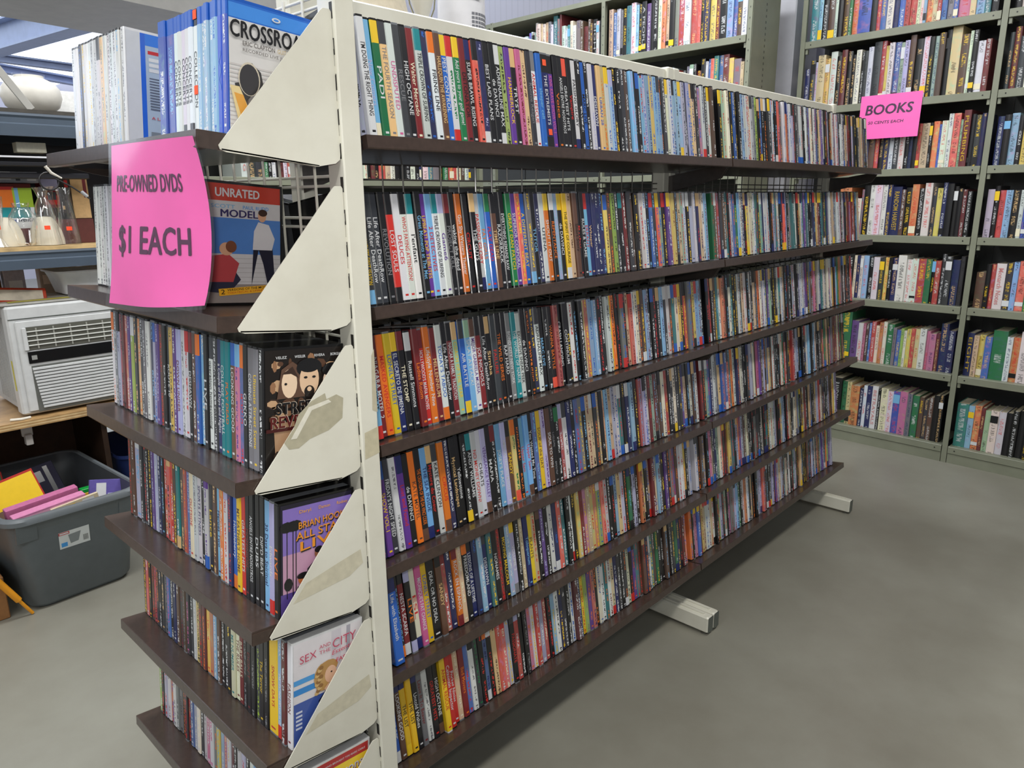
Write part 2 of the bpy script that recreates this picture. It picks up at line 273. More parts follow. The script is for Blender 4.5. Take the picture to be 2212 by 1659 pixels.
# extras: X<c> = patch of colour c at the top, F<c> = patch at the foot, W = thick box, Z = white case, Q = orange price stickers
LONG = [row("""l|k|; w|k|I'M DOING THE RIGHT THING; s|l|New Comers|Fc; G|w|PADI|Xy; T|g|THE FOURTH SEASON|Xd; w|P|UNDISPUTED; d|g|RESCUE; k|w|HIGH OCTANE; m|c|Walter Mercado; w|k|TRIPLE CROWN OF SURFING|Xt;
 n|b|; w|k|FIRING LINE|Xo; u|T|HARLEQUIN THE AWAKENING; b|w|PEST CONTROL|Xy; w|G||XrFr; G|w|Add yours to your golf game!|Xy; m|k|DETONATOR; k|w|SUPER BRAWL RISING|Xn; e|k||Xk; n|l||Fw; k|w|BEST LAID PLANS; k|w|de DAVINCI;
 k|w|ADRENALINE MAX|XwFw; L|k||; p|y|HAMMERLOCK; k|w|TRYST|XT; P|m|; T|u|; d|g|Ronnie Reagan; w|r|ANIMAL RESCUE|Xg; b|s|sleeper cell; n|w|THE EXTREMISTS|XkFkWQ; p|P|KINK KRAVE SHOW VOL.1|Xk; k|o|Voice; k|w|ANGELS ENTRE NOSOTROS; k|w|GREATEST HITS|Xe;
 k|r|Vampire; w|k|PASSING GLORY|Fn; k|w|; b|k|MARC LIVE; k|w|; w|l|; n|w|DESHAWN; T|b|URBAN 28; y|o||; w|b||Xy; s|b||Xl; k|y|Hush Money; k|w|LONG STEP MANTIS; d|w|; u|w||; s|l|Singapore Sky; k|g|; k|w|MISTER SCARFACE|Xb"""),
 row("""d|y|CSI THE COMPLETE FIRST SEASON|Fs; d|w|Life After DeathRow; d|w|Life After DeathRow; k|g|REVOLUTION; r|w|LOST SOULS|XkFk; w|r|DEUCES; w|r|WHO'S PAYING ATTENTION?|Xk; w|k|l'enfant|Xt; k|s|Great Moments at The Met; p|y|UPBEAT! POP TRIBUTES; s|r|2 DETECTIVES;
 w|k|TRIPLE CROWN OF SURFING|Xt; w|p|Game6|Xl; k|g|PROJECT KILL|Xm; k|w|waking the dead; o|w|Gun Shy Western Theater; k|r|CIRCUIT; k|w|THE GUYS|XT; w|r|PASSING GLORY|Fn; s|o|FAT GIRLS; b|r|PLAY DEAD|XG; u|T|TIME LINE|XkFu; k|w|RAZORBACK; k|w|EVERYTHING REMAINS RAW;
 G|y|GREAT DAN PATCH; p|w|SUPERIOR CORPORAL; e|y||; b|y|A DIFFERENT BEAT; g|y||Fs; k|s|TUTOR; n|w|; w|k|UTENA; o|w|SHOUT IT OUT|Xy; k|o|REPENTANCE|Xw; s|l|; k|w|de DAVINCI|Xy; y|k|THE SPIRIT OF COURAGE|Fw; T|u|; u|k|Short Story; k|r|Ruby; k|w|RULES & GAME; s|r|ERRANT|Xr; n|T|Whisper;
 n|w|; n|w|Northwest Lightning Buses; n|s|EL SECRETO DE JIMENA; y|u||Xb; u|o|; L|k||; d|w|; k|w|Meet John Doe|Xt; m|w|LUNATZ HEAVY HITTER"""),
 row("""s|k|GRAFFITI IT|XkFr; m|w|NIAGARA MOTEL 2; o|r|MASKED AVENGERS; y|b|LONELY STREET; n|w|EL SECRETO DE JIMENA|Xy; k|c|THE STOMP|Xm; k|w|Russell Simmons|Xw; m|o|Ladies Room; r|w|HOLLYWOOD'S MAFIA MOVIES|Xm; o|w|LifeStyle Number Nine; m|T|MILLENNIUM; w|b|TODAY'S TABOO|Fo;
 k|w|Life After DeathRow; m|w|NASCAR A FAMILY TRADITION|Xk; h|y|COACH OF THE YEAR|XT; b|w|AIR BATTLE|XdFy; s|w|SPLAT ATTACK!|Xh; w|p|MEJOR GABRIELA MUERIA|Xu; m|w|JOE NICHOLS|Xk; k|w|Life After DeathRow; k|T|Simba|XT; d|r|FAILURE; k|o|THE WILD SERIES; k|w|RAP HARD; g|w|BOND CITY NEW YORK;
 t|w|THE WORLD OF NARUE; w|k|EXCLUSIVE SNEAK PEEK; k|w|de DAVINCI; k|o|; n|y|; w|k|ADRENALINE MAX|Xd; k|s|MARC LIVE; k|w|; k|o|WANNA BATTLE|Fe; r|m||; k|w|CRASH LANDING; k|w|CONTINUUM; k|y|DUBS; w|r|; k|s|hoobastank; k|w|DOG WHISPERER; T|w|UTOPIA; e|y||; s|b|; s|w||; k|r|HOLLYWOOD; k|w|; w|k|; y|b|LONELY STREET; o|k|REPENTANCE"""),
 row("""n|P|; p|y|SHOW VOL.1|Xb; d|w|FRIDAY'S NIGHT SPEED; w|g|; p|r|Lost and Found|Xn; k|w|de DAVINCI; o|u|KATE MOTEL; k|o|THE CREATION OF THE DA VINCI CODE|Fu; s|n|THE SEA INSIDE|Fn; k|r|Mystere du Coeur|XT; w|k|KATE CLINTON|Xd; o|r|CIRCUS|Fu; n|w||; k|T|Mystical Landscapes; k|w|Yellowstone; k|w||Fy; k|w|ANDY WILLIAMS|Xt;
 w|r|NO MONEY DOWN!; w|k|CHEATS; l|p|VENGEANCE VALLEY|Fu; k|w|MAFIA; k|w||Xm; s|w|JOSEY'S PLACE; l|w|AMERICA'S FAVORITE MUSCLE; u|y|SANDY|Xk; y|G||XoFe; k|o||; s|r|Upper Sam; s|r|Upper Sam|Fu; k|w|You Wasted My Time; b|s||; y|u|SOUP of the DAY; l|p||; u|w|SOUL TO WIN; k|g|; k|w|SUPER BRAWL DESTINY|XG; r|w||Xl;
 w|k|ADRENALINE MAX|Xd; n|w|DESHAWN; k|w||; b|r||; g|y|"""),
 row("""y|u||; b|w|Life with Elizabeth|XnW; k|s|THE DINING ADVENTURE|Fo; m|w|NESTA SCARFA|XkFw; k|o|LIVE|XlFl; c|r|ESL|Fn; P|w|MIONIQUE'S FAT CHANCE; y|b|LONELY STREET; k|w|DEAL OR NO DEAL|W; u|T|SANDY|XkFu; r|w||Xm; n|w|; o|w|ROCK EN ESPANOL|XmFm; T|c|; k|w|FREEDOMLAND|Xo; n|w|LESSONS OF A LIFETIME|Xk; n|b||; s|w||;
 n|w|DESHAWN|Xd; t|y||; k|w|NONAMES; m|r||; k|y|MOVING MALCOLM; s|w||; l|w|VOLUME 3|XyFg; k|w||; T|c|; n|s|Toloquarium; y|u|PLANTS|; T|r||; k|w|BORED GAME|Xu; p|l||; k|w|LET'S ALL HATE TORONTO; w|n||; n|b||Fw; e|w||; t|w||; k|w||; w|k||Fr; k|y||; y|w||; m|w|A FAMILY TRADITION; P|y||; T|c||; y|r|; o|y"""),
 row("""d|w|LANDER; b|w|TIGHTROPE|XdFw; u|w|LOOKING GOOD|Xn; y|k|THE LIST|XnFy; y|k|THE LIST|; k|w|Untold Wishes|Xn; g|m|Leave It To Beaver; w|g||; k|r|GREATEST HITS; k|w|HIGH OCTANE|Fu; y|r|ANIMAL RESCUE|Z; r|w|Calzonzin Inspector; r|w|Pocket Ninjas; T|c|; m|o|Bad Movers; b|r||; w|g||Xk; d|G||; k|r||; b|n||XoFw; k|r||Xw;
 T|u||; e|w||; e|c||Xr; l|y||; k|r|PASSIONATE|Xd; r|w||Xl; k|w||; k|g||; P|o||; w|y||; r|w||; l|w||; r|c||; k|r||Q; s|y||; w|k||; n|y|; d|w|; k|w|ASIA; w|b||; m|w||; n|w||; y|r|ANIMAL RESCUE; L|g||""")]
END = [row("""w|g||; w|y||; w|g||; d|b||; w|y||; w|c||; w|y||; w|g||; w|g||; w|g||Xd; T|g||; w|g||; w|g||; w|g||; w|g||; w|s||"""),
 row("""w|g||Xm; w|s||Xm; w|g||Xk; l|g||Xm; w|g||; w|g||Xk; w|g||; w|b||; w|g||; l|g||; w|g||; w|g||; w|s||; w|g||"""),
 row("""w|o||Xo; g|w||; l|n||Xk; r|k||; m|k||; e|w||; p|w||; L|w||Xw; d|T||; T|o||; d|w|SLATER; g|w||; w|g||; n|s||; l|b||Xb; p|l||; u|r||; k|w||; d|w|ROUTE 10; y|k||; p|w||; l|m|DOWN UNDER; w|g||; w|r||Xr; k|w|DESHAWN|Xm; u|w||; b|w||Xo; s|w||; k|w|LIVE; w|k|operation homecoming|Xd; d|w||; n|w|a Couple of Days and Nights; t|w|COLLEGE FOOTBALL;
 t|o|PLAY DEAD; u|w|LOOKING GOOD|Xb; P|p||Xs; b|r||Xo; k|w|GEKKO; g|w|COMING ATTRACTIONS|; g|y|Ultimate Street Scene"""),
 row("""l|s||XwW; d|w||; d|r||; k|w|; k|y|STUNNING; p|l||; l|w||; n|w||; k|s||; r|w|MUSIC MOVIES; e|k||XT; r|w|AMAZING DOGS; u|y||; t|w||FT; u|T||; r|o||; b|l||; c|r|OUTSIDE; w|g||; w|n|SPORTS FITNESS; k|w||; w|p||XpFb; k|y|Lance; u|T||; s|n|Heroes Two; o|w||; w|r||Xl; n|r||; b|w|Huckleberry|Fo; y|u|MY FATHER'S HOME|; r|w|GREATEST HITS|; k|m|DOMINION;
 k|w|ANGELS ENTRE NOSOTROS; k|w|DUBS; k|w|DIP'D BEAT; s|n|30 Days to Spiritual; l|w|Edwards|Fr"""),
 row("""u|r||; r|k||; d|o||; k|w||; d|T||; g|k||; b|P||; k|w||; n|w||; u|w||; d|m||; u|g||; d|P|GUITAR; d|w|TRAUTEN; w|w||; y|k||; u|r||; m|o||; y|e||; o|r||; s|w||Xy; u|w||; k|w||; k|w||; k|y||; c|t|MS NUMBER; c|m|THE RULES; m|c|BABY BALLS|; k|g||; k|m|DON'T; k|g|; d|L||; k|y|The Terror; k|g|; y|r|SNOW DAYS|W; s|w||Fr; m|w||"""),
 row("""w|g||; o|p||Xr; w|g||; g|w||; g|k||; k|o||; d|r||; r|k||; b|w||; l|w||; c|w||; d|w||; w|g||; P|w||; w|P||; g|o||; y|s||; s|w||; P|T||; w|T||; m|w||; k|w||; w|k||; l|r||; k|w||; w|g||; s|b||; k|y||; r|w||; w|n||; g|w||; k|w||; c|r||; k|w||; T|k||; w|k||""")]
BLU = row("""B|w||W; B|s||W; w|k|CONCERTS; w|k|CONCERTS; w|k|CONCERTS|Fd; w|k|CONCERTS; w|k|CONCERTS|Fd; w|k|COLLECTION|Q; s|w|; s|w|; s|w|; s|w|; s|b|; B|b|W""")
SIGN = ['PRE-OWNED DVDS', '$1 EACH', 'BOOKS', '50 CENTS EACH']
COVT = ['CROSSROADS', 'ERIC CLAPTON', 'GUITAR FESTIVAL 2010', 'RECORDED LIVE JUNE 26, 2010', 'UNRATED', 'MODELS', 'PAUL RUDD', 'SCOTT', '2', 'VERSIONS OF THE MOVIE', 'THEATRICAL & UNRATED', 'STREET', 'REVENGE', 'VELEZ', 'WISSLER', 'RIVERA', 'BORGIA',
        "BRIAN HOOKS'", 'ALL STARZ', 'LIVE', 'Daryl', 'Damon', 'Rodney', 'SEX', 'AND', 'THE', 'CITY', 'Essentials', 'FASHION', 'Fuccons', 'of the Fuccons', 'SOME PEOPLE WHO BROUGHT YOU BASIC CABLE', 'Aventis', 'HDVD', 'DVD', 'A LAUGH', 'VIDEO']
BOOKT = ['THE FOURTH PROCEDURE', 'Monarch Notes', 'A FLIRTATION', 'RANDOM HARVEST', 'CURTAIN', 'A PEOPLE', 'BETRAYALS', 'EIGHT', 'THE BISHOP', 'PLUMBING']
allt = set()
for rr in LONG+END+[BLU]:
    for q in rr:
        if q[2]: allt.add((q[2], True))
for t_ in SIGN+COVT+BOOKT: allt.add((t_, True)); allt.add((t_, False)); allt.add((t_, 2))
prep(allt)

# ------------------------------------------------------------------ setting
def struct(o, name=None): o['kind'] = 'structure'; return o
mb = MB(); mb.box(-7, -6, -.1, 3.4, 16, 0, lin((150, 148, 140))); struct(mb.build('floor', M_floor))
mb = MB(); mb.box(2.75, -6, 0, 2.85, 16, 4.6); struct(mb.build('wall_back', M_wall))
mb = MB(); mb.box(-7, 15, 0, 2.75, 15.1, 4.6); struct(mb.build('wall_far', M_wall))
mb = MB(); mb.box(-7, 3.2, 3.45, 2.75, 15, 3.5, (.9, .9, .95)); struct(mb.build('ceiling', M_sky))
mb = MB(); mb.bbox(2.30, .86, 0, 2.62, 1.17, 4.3, .006, lin((214, 214, 220))); struct(mb.build('column_1', M_steel))
def px_ray(u, v): return fwd + r2*((u-1106)/1578.1) - u2*((v-829.5)/1578.1)
def on_z(u, v, z): r = px_ray(u, v); return cam_pos + r*((z-cam_pos.z)/r.z)
# roof steel: beams run between two points, cross section I
def ibeam(name, a, b, wd, ht, col):
    a, b = Vector(a), Vector(b); d = (b-a); Lg = d.length; X = d.normalized(); Y = Vector((-X.y, X.x, 0)).normalized(); Z = X.cross(Y)
    M = Matrix(((X.x, Y.x, Z.x, a.x), (X.y, Y.y, Z.y, a.y), (X.z, Y.z, Z.z, a.z), (0, 0, 0, 1)))
    q = MB(); t = .02
    q.box(0, -wd/2, 0, Lg, wd/2, t, col, M=M); q.box(0, -wd/2, ht-t, Lg, wd/2, ht, col, M=M); q.box(0, -t/2, t, Lg, t/2, ht-t, col, M=M)
    o = q.build(name, M_steel); return struct(o)
BG = lin((150, 164, 196))
zb = 3.0
p0 = on_z(-60, 132, zb); p1 = on_z(230, 50, zb); ibeam('ceiling_beam', p0, p0+(p1-p0)*1.5, .22, .30, BG)
p0 = on_z(-60, 127, 3.1); p1 = on_z(200, 160, 3.1); ibeam('ceiling_purlin', p0-(p1-p0)*.3, p0+(p1-p0)*1.2, .10, .10, lin((118, 126, 146)))
p0 = on_z(-40, 150, 2.9); p1 = on_z(160, 184, 2.9); ibeam('ceiling_purlin', p0-(p1-p0)*.3, p0+(p1-p0)*1.2, .12, .10, lin((140, 152, 186)))
# big square duct crossing above the racks
z = 2.62; a = on_z(0, 35, z); b_ = on_z(190, 68, z); c_ = on_z(262, 0, z)
X = (b_-a).normalized(); Y = Vector((X.y, -X.x, 0)); wdt = abs((c_-a).dot(Y))+.0
q = MB(); q.mesh([a-X*3+Vector((0, 0, k)) + Y*j for k in (0, .6) for j in (0, wdt)]+[b_+X*3.0+Vector((0, 0, k))+Y*j for k in (0, .6) for j in (0, wdt)],
                 [(0, 4, 5, 1), (2, 3, 7, 6), (0, 2, 6, 4), (1, 5, 7, 3), (0, 1, 3, 2), (4, 6, 7, 5)], lin((176, 170, 160)))
struct(q.build('ceiling_duct', M_steel))

# ------------------------------------------------------------------ DVD gondola
ZL = [1.4295, 1.1597, .9187, .6825, .4518, .2157]
ZE = [1.4203, 1.1797, .9398, .6987, .4586, .2155]
TL, TE = R(7.5), R(5.2)
LBAY = 1.22; XP = -1.2; MID = .2128; HT = 1.6813
BR = lin((70, 56, 49)); CRM = lin((214, 212, 196))
def bay(name, label, x0, x1, feet):
    t = empty(name, label, 'shelving', ((x0+x1)/2, MID, 0), 0, None)
    def add(mb, nm, mat, **k): return mb.build(nm, mat, t, Matrix.Translation((-(x0+x1)/2, -MID, 0)), **k)
    for x in (x0+.016, x1-.016):
        mb = MB(); mb.bbox(x-.015, MID-.02, 0, x+.015, MID+.02, HT, .003, CRM); add(mb, 'upright', M_cream)
    mb = MB(); mb.bbox(x0+.031, MID-.012, HT-.05, x1-.031, MID+.012, HT-.004, .003, CRM); add(mb, 'top_rail', M_cream)
    for x in feet:
        mb = MB(); mb.bbox(x-.016, -.028, .008, x+.016, MID*2+.028, .062, .004, CRM); mb.box(x-.004, -.005, .062, x+.004, .15, .066, CRM)
        add(mb, 'foot', M_cream)
        mb = MB(); mb.bbox(x-.014, -.030, .010, x+.014, -.0275, .060, .001, lin((86, 92, 86))); add(mb, 'end_cap', M_steel)
        mb = MB(); mb.lathe([(0, 0), (.012, 0), (.012, .004), (.005, .006), (.005, .008)], 10, (x, -.008, 0), lin((90, 88, 80))); add(mb, 'leveller', M_steel)
    for k in range(6):
        for side in (1, -1):
            yk = .005*k; zk = ZL[k]; mb = MB(); d = .196 - yk
            c, s_ = math.cos(TL), math.sin(TL)
            prof = [(0, .0), (.0015, .0005), (d, 0), (d, -.006), (.012, -.006), (.012, -.021), (.001, -.021), (0, -.019)]
            prof = [(yk+a*c+b*s_, zk+b*c-a*s_) for a, b in prof]
            if side < 0: prof = [(2*MID-a, b) for a, b in prof][::-1]
            mb.prism(prof, 'x', x0+.003, x1-.003, BR); add(mb, 'shelf_board', M_dark)
    for k in range(6):   # end plates under each shelf
        for x in (x0+.0042, x1-.0042):
            zk = ZL[k]; yk = .005*k; mb = MB()
            mb.prism([(yk+.012, zk-.022), (yk+.03, zk-.05), (MID-.02, zk-.085), (MID-.02, zk-.04), (yk+.015, zk-.012)][::-1], 'x', x-.001, x+.001, lin((60, 52, 48))); add(mb, 'shelf_bracket', M_dark)
    mb = MB(); n = int((x1-x0-.06)/.05)
    for i in range(n+1):
        x = x0+.04+i*.05; mb.tube([(x, MID, .1), (x, MID, HT-.05)], .0017, 5, lin((110, 106, 100)))
    for z0 in [.2, .44, .68, .92, 1.14, 1.355, 1.55]:
        for dz in (0, .0145): mb.tube([(x0+.03, MID+.003, z0+dz), (x1-.03, MID+.003, z0+dz)], .0019, 5, lin((110, 106, 100)))
    tag(add(mb, 'wire_grid', M_steel), kind='stuff')
    return t
bay('gondola_bay', 'cream and dark brown six-shelf display bay packed with DVDs, nearest the post', XP, 0, [-1.1, -.018])
bay('gondola_bay', 'second display bay of dark brown DVD shelves, nearer the bookcases', 0, LBAY, [.018, LBAY-.018])

# end rack
EX0, EY0, EY1 = -1.4736, -.0207, .6083
er = empty('end_rack', 'end display rack with white triangular brackets and dark shelves facing the clutter', 'shelving', (-1.245, .3, 0))
def eadd(mb, nm, mat, **k): return mb.build(nm, mat, er, Matrix.Translation((1.245, -.3, 0)), **k)
PX0, PX1 = -1.2625, -1.2285
mb = MB(); mb.bbox(PX0, -.031, 0, PX1, .012, 1.78, .002, CRM); post = eadd(mb, 'post', M_cream)
mb = MB(); mb.bbox(PX0, .60, 0, PX1, .634, 1.56, .002, CRM); eadd(mb, 'post', M_cream)
mb = MB()
for i in range(34):
    z0 = .06+i*.0475; mb.box(PX0-.0004, -.0265, z0, PX0+.001, -.0195, z0+.022, lin((46, 44, 40)))
tag(mb.build('slot_row', M_steel, post), kind='stuff')
for y in (.02, .592):
    mb = MB(); mb.tube([(-1.247, y, .05), (-1.247, y, 1.63 if y < .3 else 1.56)], .0055, 10, CRM); eadd(mb, 'grid_frame', M_cream, smooth=True)
y = .02
for i in range(10):
    y += .0537; mb = MB(); mb.tube([(-1.247, y, .06), (-1.247, y, 1.63)], .0024, 7, lin((206, 200, 192))); eadd(mb, 'grid_wire', M_cream, smooth=True)
for z0 in (.2, .44, .68, .92, 1.1, 1.289, 1.353, 1.609):
    for dz in (0, .0145):
        mb = MB(); mb.tube([(-1.2435, .02, z0+dz), (-1.2435, .592, z0+dz)], .0024, 7, lin((190, 180, 176))); eadd(mb, 'grid_wire', M_cream, smooth=True)
for k in range(6):
    zk = ZE[k]; c, s_ = math.cos(TE), math.sin(TE); d = .205
    prof = [(0, 0), (.0015, .0006), (d, 0), (d, -.006), (.012, -.006), (.012, -.023), (.001, -.023), (0, -.021)]
    prof = [(EX0+a*c+b*s_, zk+b*c-a*s_) for a, b in prof]
    mb = MB(); mb.prism(prof[::-1], 'y', EY0+.0012, EY1, BR); sh = eadd(mb, 'shelf_board', M_dark)
    capf = [(EX0+a*c+b*s_, zk+b*c-a*s_) for a, b in [(.0008, -.003), (.052, -.003), (.052, -.022), (.0008, -.022)]]
    mb = MB(); mb.prism(capf[::-1], 'y', EY0-.0006, EY0+.0012, BR); mb.build('end_cap', M_dark, sh)
    # white triangular side plates with folded lower lip
    mb = MB(); mb.prism([(-1.44, zk-.024), (-1.40, zk-.034), (-1.265, zk-.06), (-1.265, zk-.025)], 'y', EY1-.004, EY1-.002, BR); eadd(mb, 'shelf_support', M_dark)
    for ys in (-1,):
        yA = (EY0-.0040) if ys < 0 else (EY1+.0025)
        tip = (-1.4465, zk-.0235); bk = (-1.2635, zk-.0375)
        p = [tip, (tip[0]+.008, tip[1]-.0035), (-1.30, bk[1]-.004), (-1.272, bk[1]+.0005), (-1.2645, bk[1]+.006), (-1.2635, bk[1]+.013), (-1.2635, zk+.168), (-1.2660, zk+.1715), (-1.2765, zk+.1715), (-1.281, zk+.168), (tip[0]-.0015, tip[1]+.005)]
        mb = MB(); mb.prism(p, 'y', yA, yA+.0016, CRM)
        for zz in (.02, .068, .115, .15): mb.box(-1.2655, yA+.0001, zk-.03+zz, PX0+.0015, yA+.0015, zk-.03+zz+.012, CRM)
        mb.prism([(tip[0]+.002, tip[1]-.001), (-1.30, bk[1]-.0045), (-1.30, bk[1]-.0025), (tip[0]+.002, tip[1]+.001)][::-1], 'y', min(yA, yA+.012 if ys < 0 else yA-.010), max(yA+.0016, yA+.012 if ys < 0 else yA), lin((190, 184, 160)))
        br_ = eadd(mb, 'side_bracket', M_cream)
        if ys < 0 and k == 2:
            q = MB(); zz = zk; Y = yA-.0003
            q.face([(-1.395, Y, zz+.042), (-1.388, Y, zz+.030), (-1.372, Y, zz+.028), (-1.352, Y, zz+.038), (-1.318, Y, zz+.044), (-1.292, Y, zz+.058), (-1.288, Y, zz+.090), (-1.300, Y, zz+.098), (-1.318, Y, zz+.094), (-1.320, Y, zz+.104), (-1.345, Y, zz+.096), (-1.368, Y, zz+.080), (-1.378, Y, zz+.060)], lin((178, 172, 148)))
            q.face([(-1.384, Y-.0002, zz+.045), (-1.374, Y-.0002, zz+.044), (-1.345, Y-.0002, zz+.082), (-1.310, Y-.0002, zz+.088), (-1.315, Y-.0002, zz+.093), (-1.35, Y-.0002, zz+.088)], lin((226, 222, 206)))
            q.build('tape_residue', M_paper, br_)['label'] = 'torn yellowed tape residue'
        if ys < 0 and k in (4, 5, 3):
            q = MB(); zz = zk; Y = yA-.0003
            q.face([(-1.405, Y, zz+.020), (-1.30, Y, zz+.026), (-1.272, Y, zz+.040), (-1.275, Y, zz+.066), (-1.32, Y, zz+.058), (-1.38, Y, zz+.046)], lin((205, 199, 176)))
            q.build('tape_residue', M_paper, br_)['label'] = 'faint old tape stain'
q = MB(); q.face([(PX0+.004, -.0313, .92), (PX1-.001, -.0313, .925), (PX1-.001, -.0313, .97), (PX0+.006, -.0313, .965)], lin((196, 188, 160)))
q.face([(PX1-.010, -.0314, 1.0), (PX1-.0005, -.0314, .995), (PX1-.0005, -.0314, 1.10), (PX1-.006, -.0314, 1.09)], lin((190, 182, 158))); q.build('tape_residue', M_paper, post)['label'] = 'peeling brown tape remnants'

# ------------------------------------------------------------------ DVD cases
def shell(mb, w_, d, h, col, mi=0):
    ch = .0016
    pr = [(-w_/2+ch, 0), (w_/2-ch, 0), (w_/2, ch), (w_/2, d), (-w_/2, d), (-w_/2, ch)]
    mb.prism(pr, 'z', 0, h, col, mi)
def sleeve(mb, w_, d, h, bg, fg, ex, pat, side=None, blu=False, z0=.0035, lift=.0003):
    ch = .0016; z1 = h-(.0035 if not blu else .022); hw = w_/2-ch; y = -lift
    segs = []; v0, v1 = z0, z1
    ft = [e for e in ex if e[0] == 'F']; tp = [e for e in ex if e[0] == 'X']
    a = v0; bnd = v1
    if ft: segs.append((v0, v0+(v1-v0)*.13, PAL[ft[0][1]], PAL['w' if ft[0][1] in 'knmurdp' else 'k'], 0)); a = v0+(v1-v0)*.13
    if tp: segs.append((v1-(v1-v0)*.19, v1, PAL[tp[0][1]], bg, 0)); bnd = v1-(v1-v0)*.19
    segs.append((a, bnd, bg, fg, pat))
    for (s0, s1, c, f, p) in segs:
        mb.face([(-hw, y, s0), (hw, y, s0), (hw, y, s1), (-hw, y, s1)], c, f, [(0, (s0-z0)/(z1-z0)), (1, (s0-z0)/(z1-z0)), (1, (s1-z0)/(z1-z0)), (0, (s1-z0)/(z1-z0))], p)
        for sg in (-1, 1):
            q = [(sg*hw, y, s0), (sg*(w_/2+lift), ch, s0), (sg*(w_/2+lift), ch, s1), (sg*hw, y, s1)]
            mb.face(q if sg > 0 else q[::-1], c)
    for sg in (-1, 1):
        x = sg*(w_/2+lift); q = [(x, ch, z0), (x, d-.004, z0), (x, d-.004, z1), (x, ch, z1)]
        if side is None or sg < 0: mb.face(q if sg > 0 else q[::-1], bg)
    # small logo marks at the foot of the spine
    if not ft and w_ > .01:
        zz = z0+.007; mb.face([(-hw*.6, y-.0001, zz), (hw*.6, y-.0001, zz), (hw*.6, y-.0001, zz+.0035), (-hw*.6, y-.0001, zz+.0035)], fg)
def parse_ex(s):
    out = []; i = 0
    while i < len(s):
        if s[i] in 'XF': out.append(s[i:i+2]); i += 2
        else: out.append(s[i]); i += 1
    return out
CODES = 'kkkkkkkkddddwwwggrmmoybnnsllpPGtuuuTTLcehkkkk'
NAMES = dict(k='black', d='dark grey', g='grey', w='white', c='cream', r='red', m='maroon', o='orange', y='yellow', b='blue', n='navy', s='sky-blue', l='lilac', p='purple', P='pink', G='green', t='teal', u='brown', L='lime', T='tan', e='orange-red', h='mint', B='bright blue')
ORD = ['', 'first', 'second', 'third', 'fourth', 'fifth', 'sixth', 'seventh', 'eighth', 'ninth', 'tenth', 'eleventh', 'twelfth', 'thirteenth', 'fourteenth', 'fifteenth', 'sixteenth', 'seventeenth', 'eighteenth', 'nineteenth']
TENS = {2: 'twent', 3: 'thirt', 4: 'fort', 5: 'fift', 6: 'sixt', 7: 'sevent', 8: 'eight', 9: 'ninet'}
def ordw(n):
    if n < 20: return ORD[n]
    return TENS[n//10]+('ieth' if n % 10 == 0 else 'y-'+ORD[n % 10])
def proj(p):
    d = Vector(p)-cam_pos; zz = d.dot(fwd); return (1106+1578.1*d.dot(r2)/zz, 829.5-1578.1*d.dot(u2)/zz)
def quad_area(M, w_, h):
    q = [proj(M @ Vector(p)) for p in ((-w_/2, 0, 0), (w_/2, 0, 0), (w_/2, 0, h), (-w_/2, 0, h))]
    a = abs(sum(q[i][0]*q[(i+1) % 4][1]-q[(i+1) % 4][0]*q[i][1] for i in range(4)))/2
    cx_ = sum(p[0] for p in q)/4; cy_ = sum(p[1] for p in q)/4
    if not (-5 < cx_ < 2215 and -30 < cy_ < 1700): a *= .0
    return a
cases = []   # dicts: M, w, d, h, spec, row id, order, type
def lay_long(k, side=1):
    yk = .005*k; zk = ZL[k]; s0 = .034
    pos = -1.2265 if side > 0 else XP+.01; lst = (row('k|w||;d|w||;g|k||')+LONG[k]) if side > 0 else []; i = 0; n = 0; rnd = random.Random(100+k+50*side)
    while pos < (1.165 if side > 0 else 1.19):
        th = .0145+rnd.uniform(-.0003, .0003)
        if i < len(lst): sp_ = lst[i]
        else:
            far_light = rnd.random() < (.34 if k == 0 else .16)  # top row gets more pale spines, its washed-out brightness put into the colour
            c = rnd.choice('wwclsTw') if far_light else rnd.choice(CODES); f = rnd.choice('wwwyors') if c in 'kdmnpurbGt' else rnd.choice('krnbm')
            ex = ''
            if rnd.random() < .33: ex += 'X'+rnd.choice('kwTyrbdn')
            if rnd.random() < .2: ex += 'F'+rnd.choice('kwyrbn')
            sp_ = [c, f, '', ex]
        if 'W' in sp_[3]: th = .022
        elif rnd.random() < .05 and i >= len(lst): th = .009
        i += 1
        if pos-th/2 < .006 and pos+th+.001 > -.006 and pos > -.1: pos = max(pos, .0065)
        if side < 0 and k == 0 and -1.05 < pos < -.45: pos += th; continue
        n += 1; x = pos+th/2; pos += th+.0003
        jut = rnd.uniform(-.002, .003) if rnd.random() > .06 else -.006
        if side > 0 and k == 4 and n == 5: jut = -.014
        if side > 0 and k == 5 and n == 14: jut = -.008
        s_ = s0+jut
        M = Matrix.Translation((x, yk+s_*math.cos(TL), zk-s_*math.sin(TL)+.0006)) @ Matrix.Rotation(-TL, 4, 'X')
        if side < 0: M = Matrix.Translation((x, 2*MID-(yk+s_*math.cos(TL)), zk-s_*math.sin(TL)+.0006)) @ Matrix.Rotation(PI, 4, 'Z') @ Matrix.Rotation(-TL, 4, 'X')
        h = .190 if rnd.random() < .93 else .186
        cases.append(dict(M=M, w=th-.0004, d=.135, h=h, sp=sp_, row=('long' if side > 0 else 'back', k), n=n, typ='dvd'))
for k in range(6): lay_long(k, 1); lay_long(k, -1)
def E_M(y, k, s_, lean=TE, rz=0):
    return Matrix.Translation((EX0+s_*math.cos(TE), y, ZE[k]-s_*math.sin(TE)+.0006)) @ Matrix.Rotation(-PI/2+rz, 4, 'Z') @ Matrix.Rotation(-lean, 4, 'X')
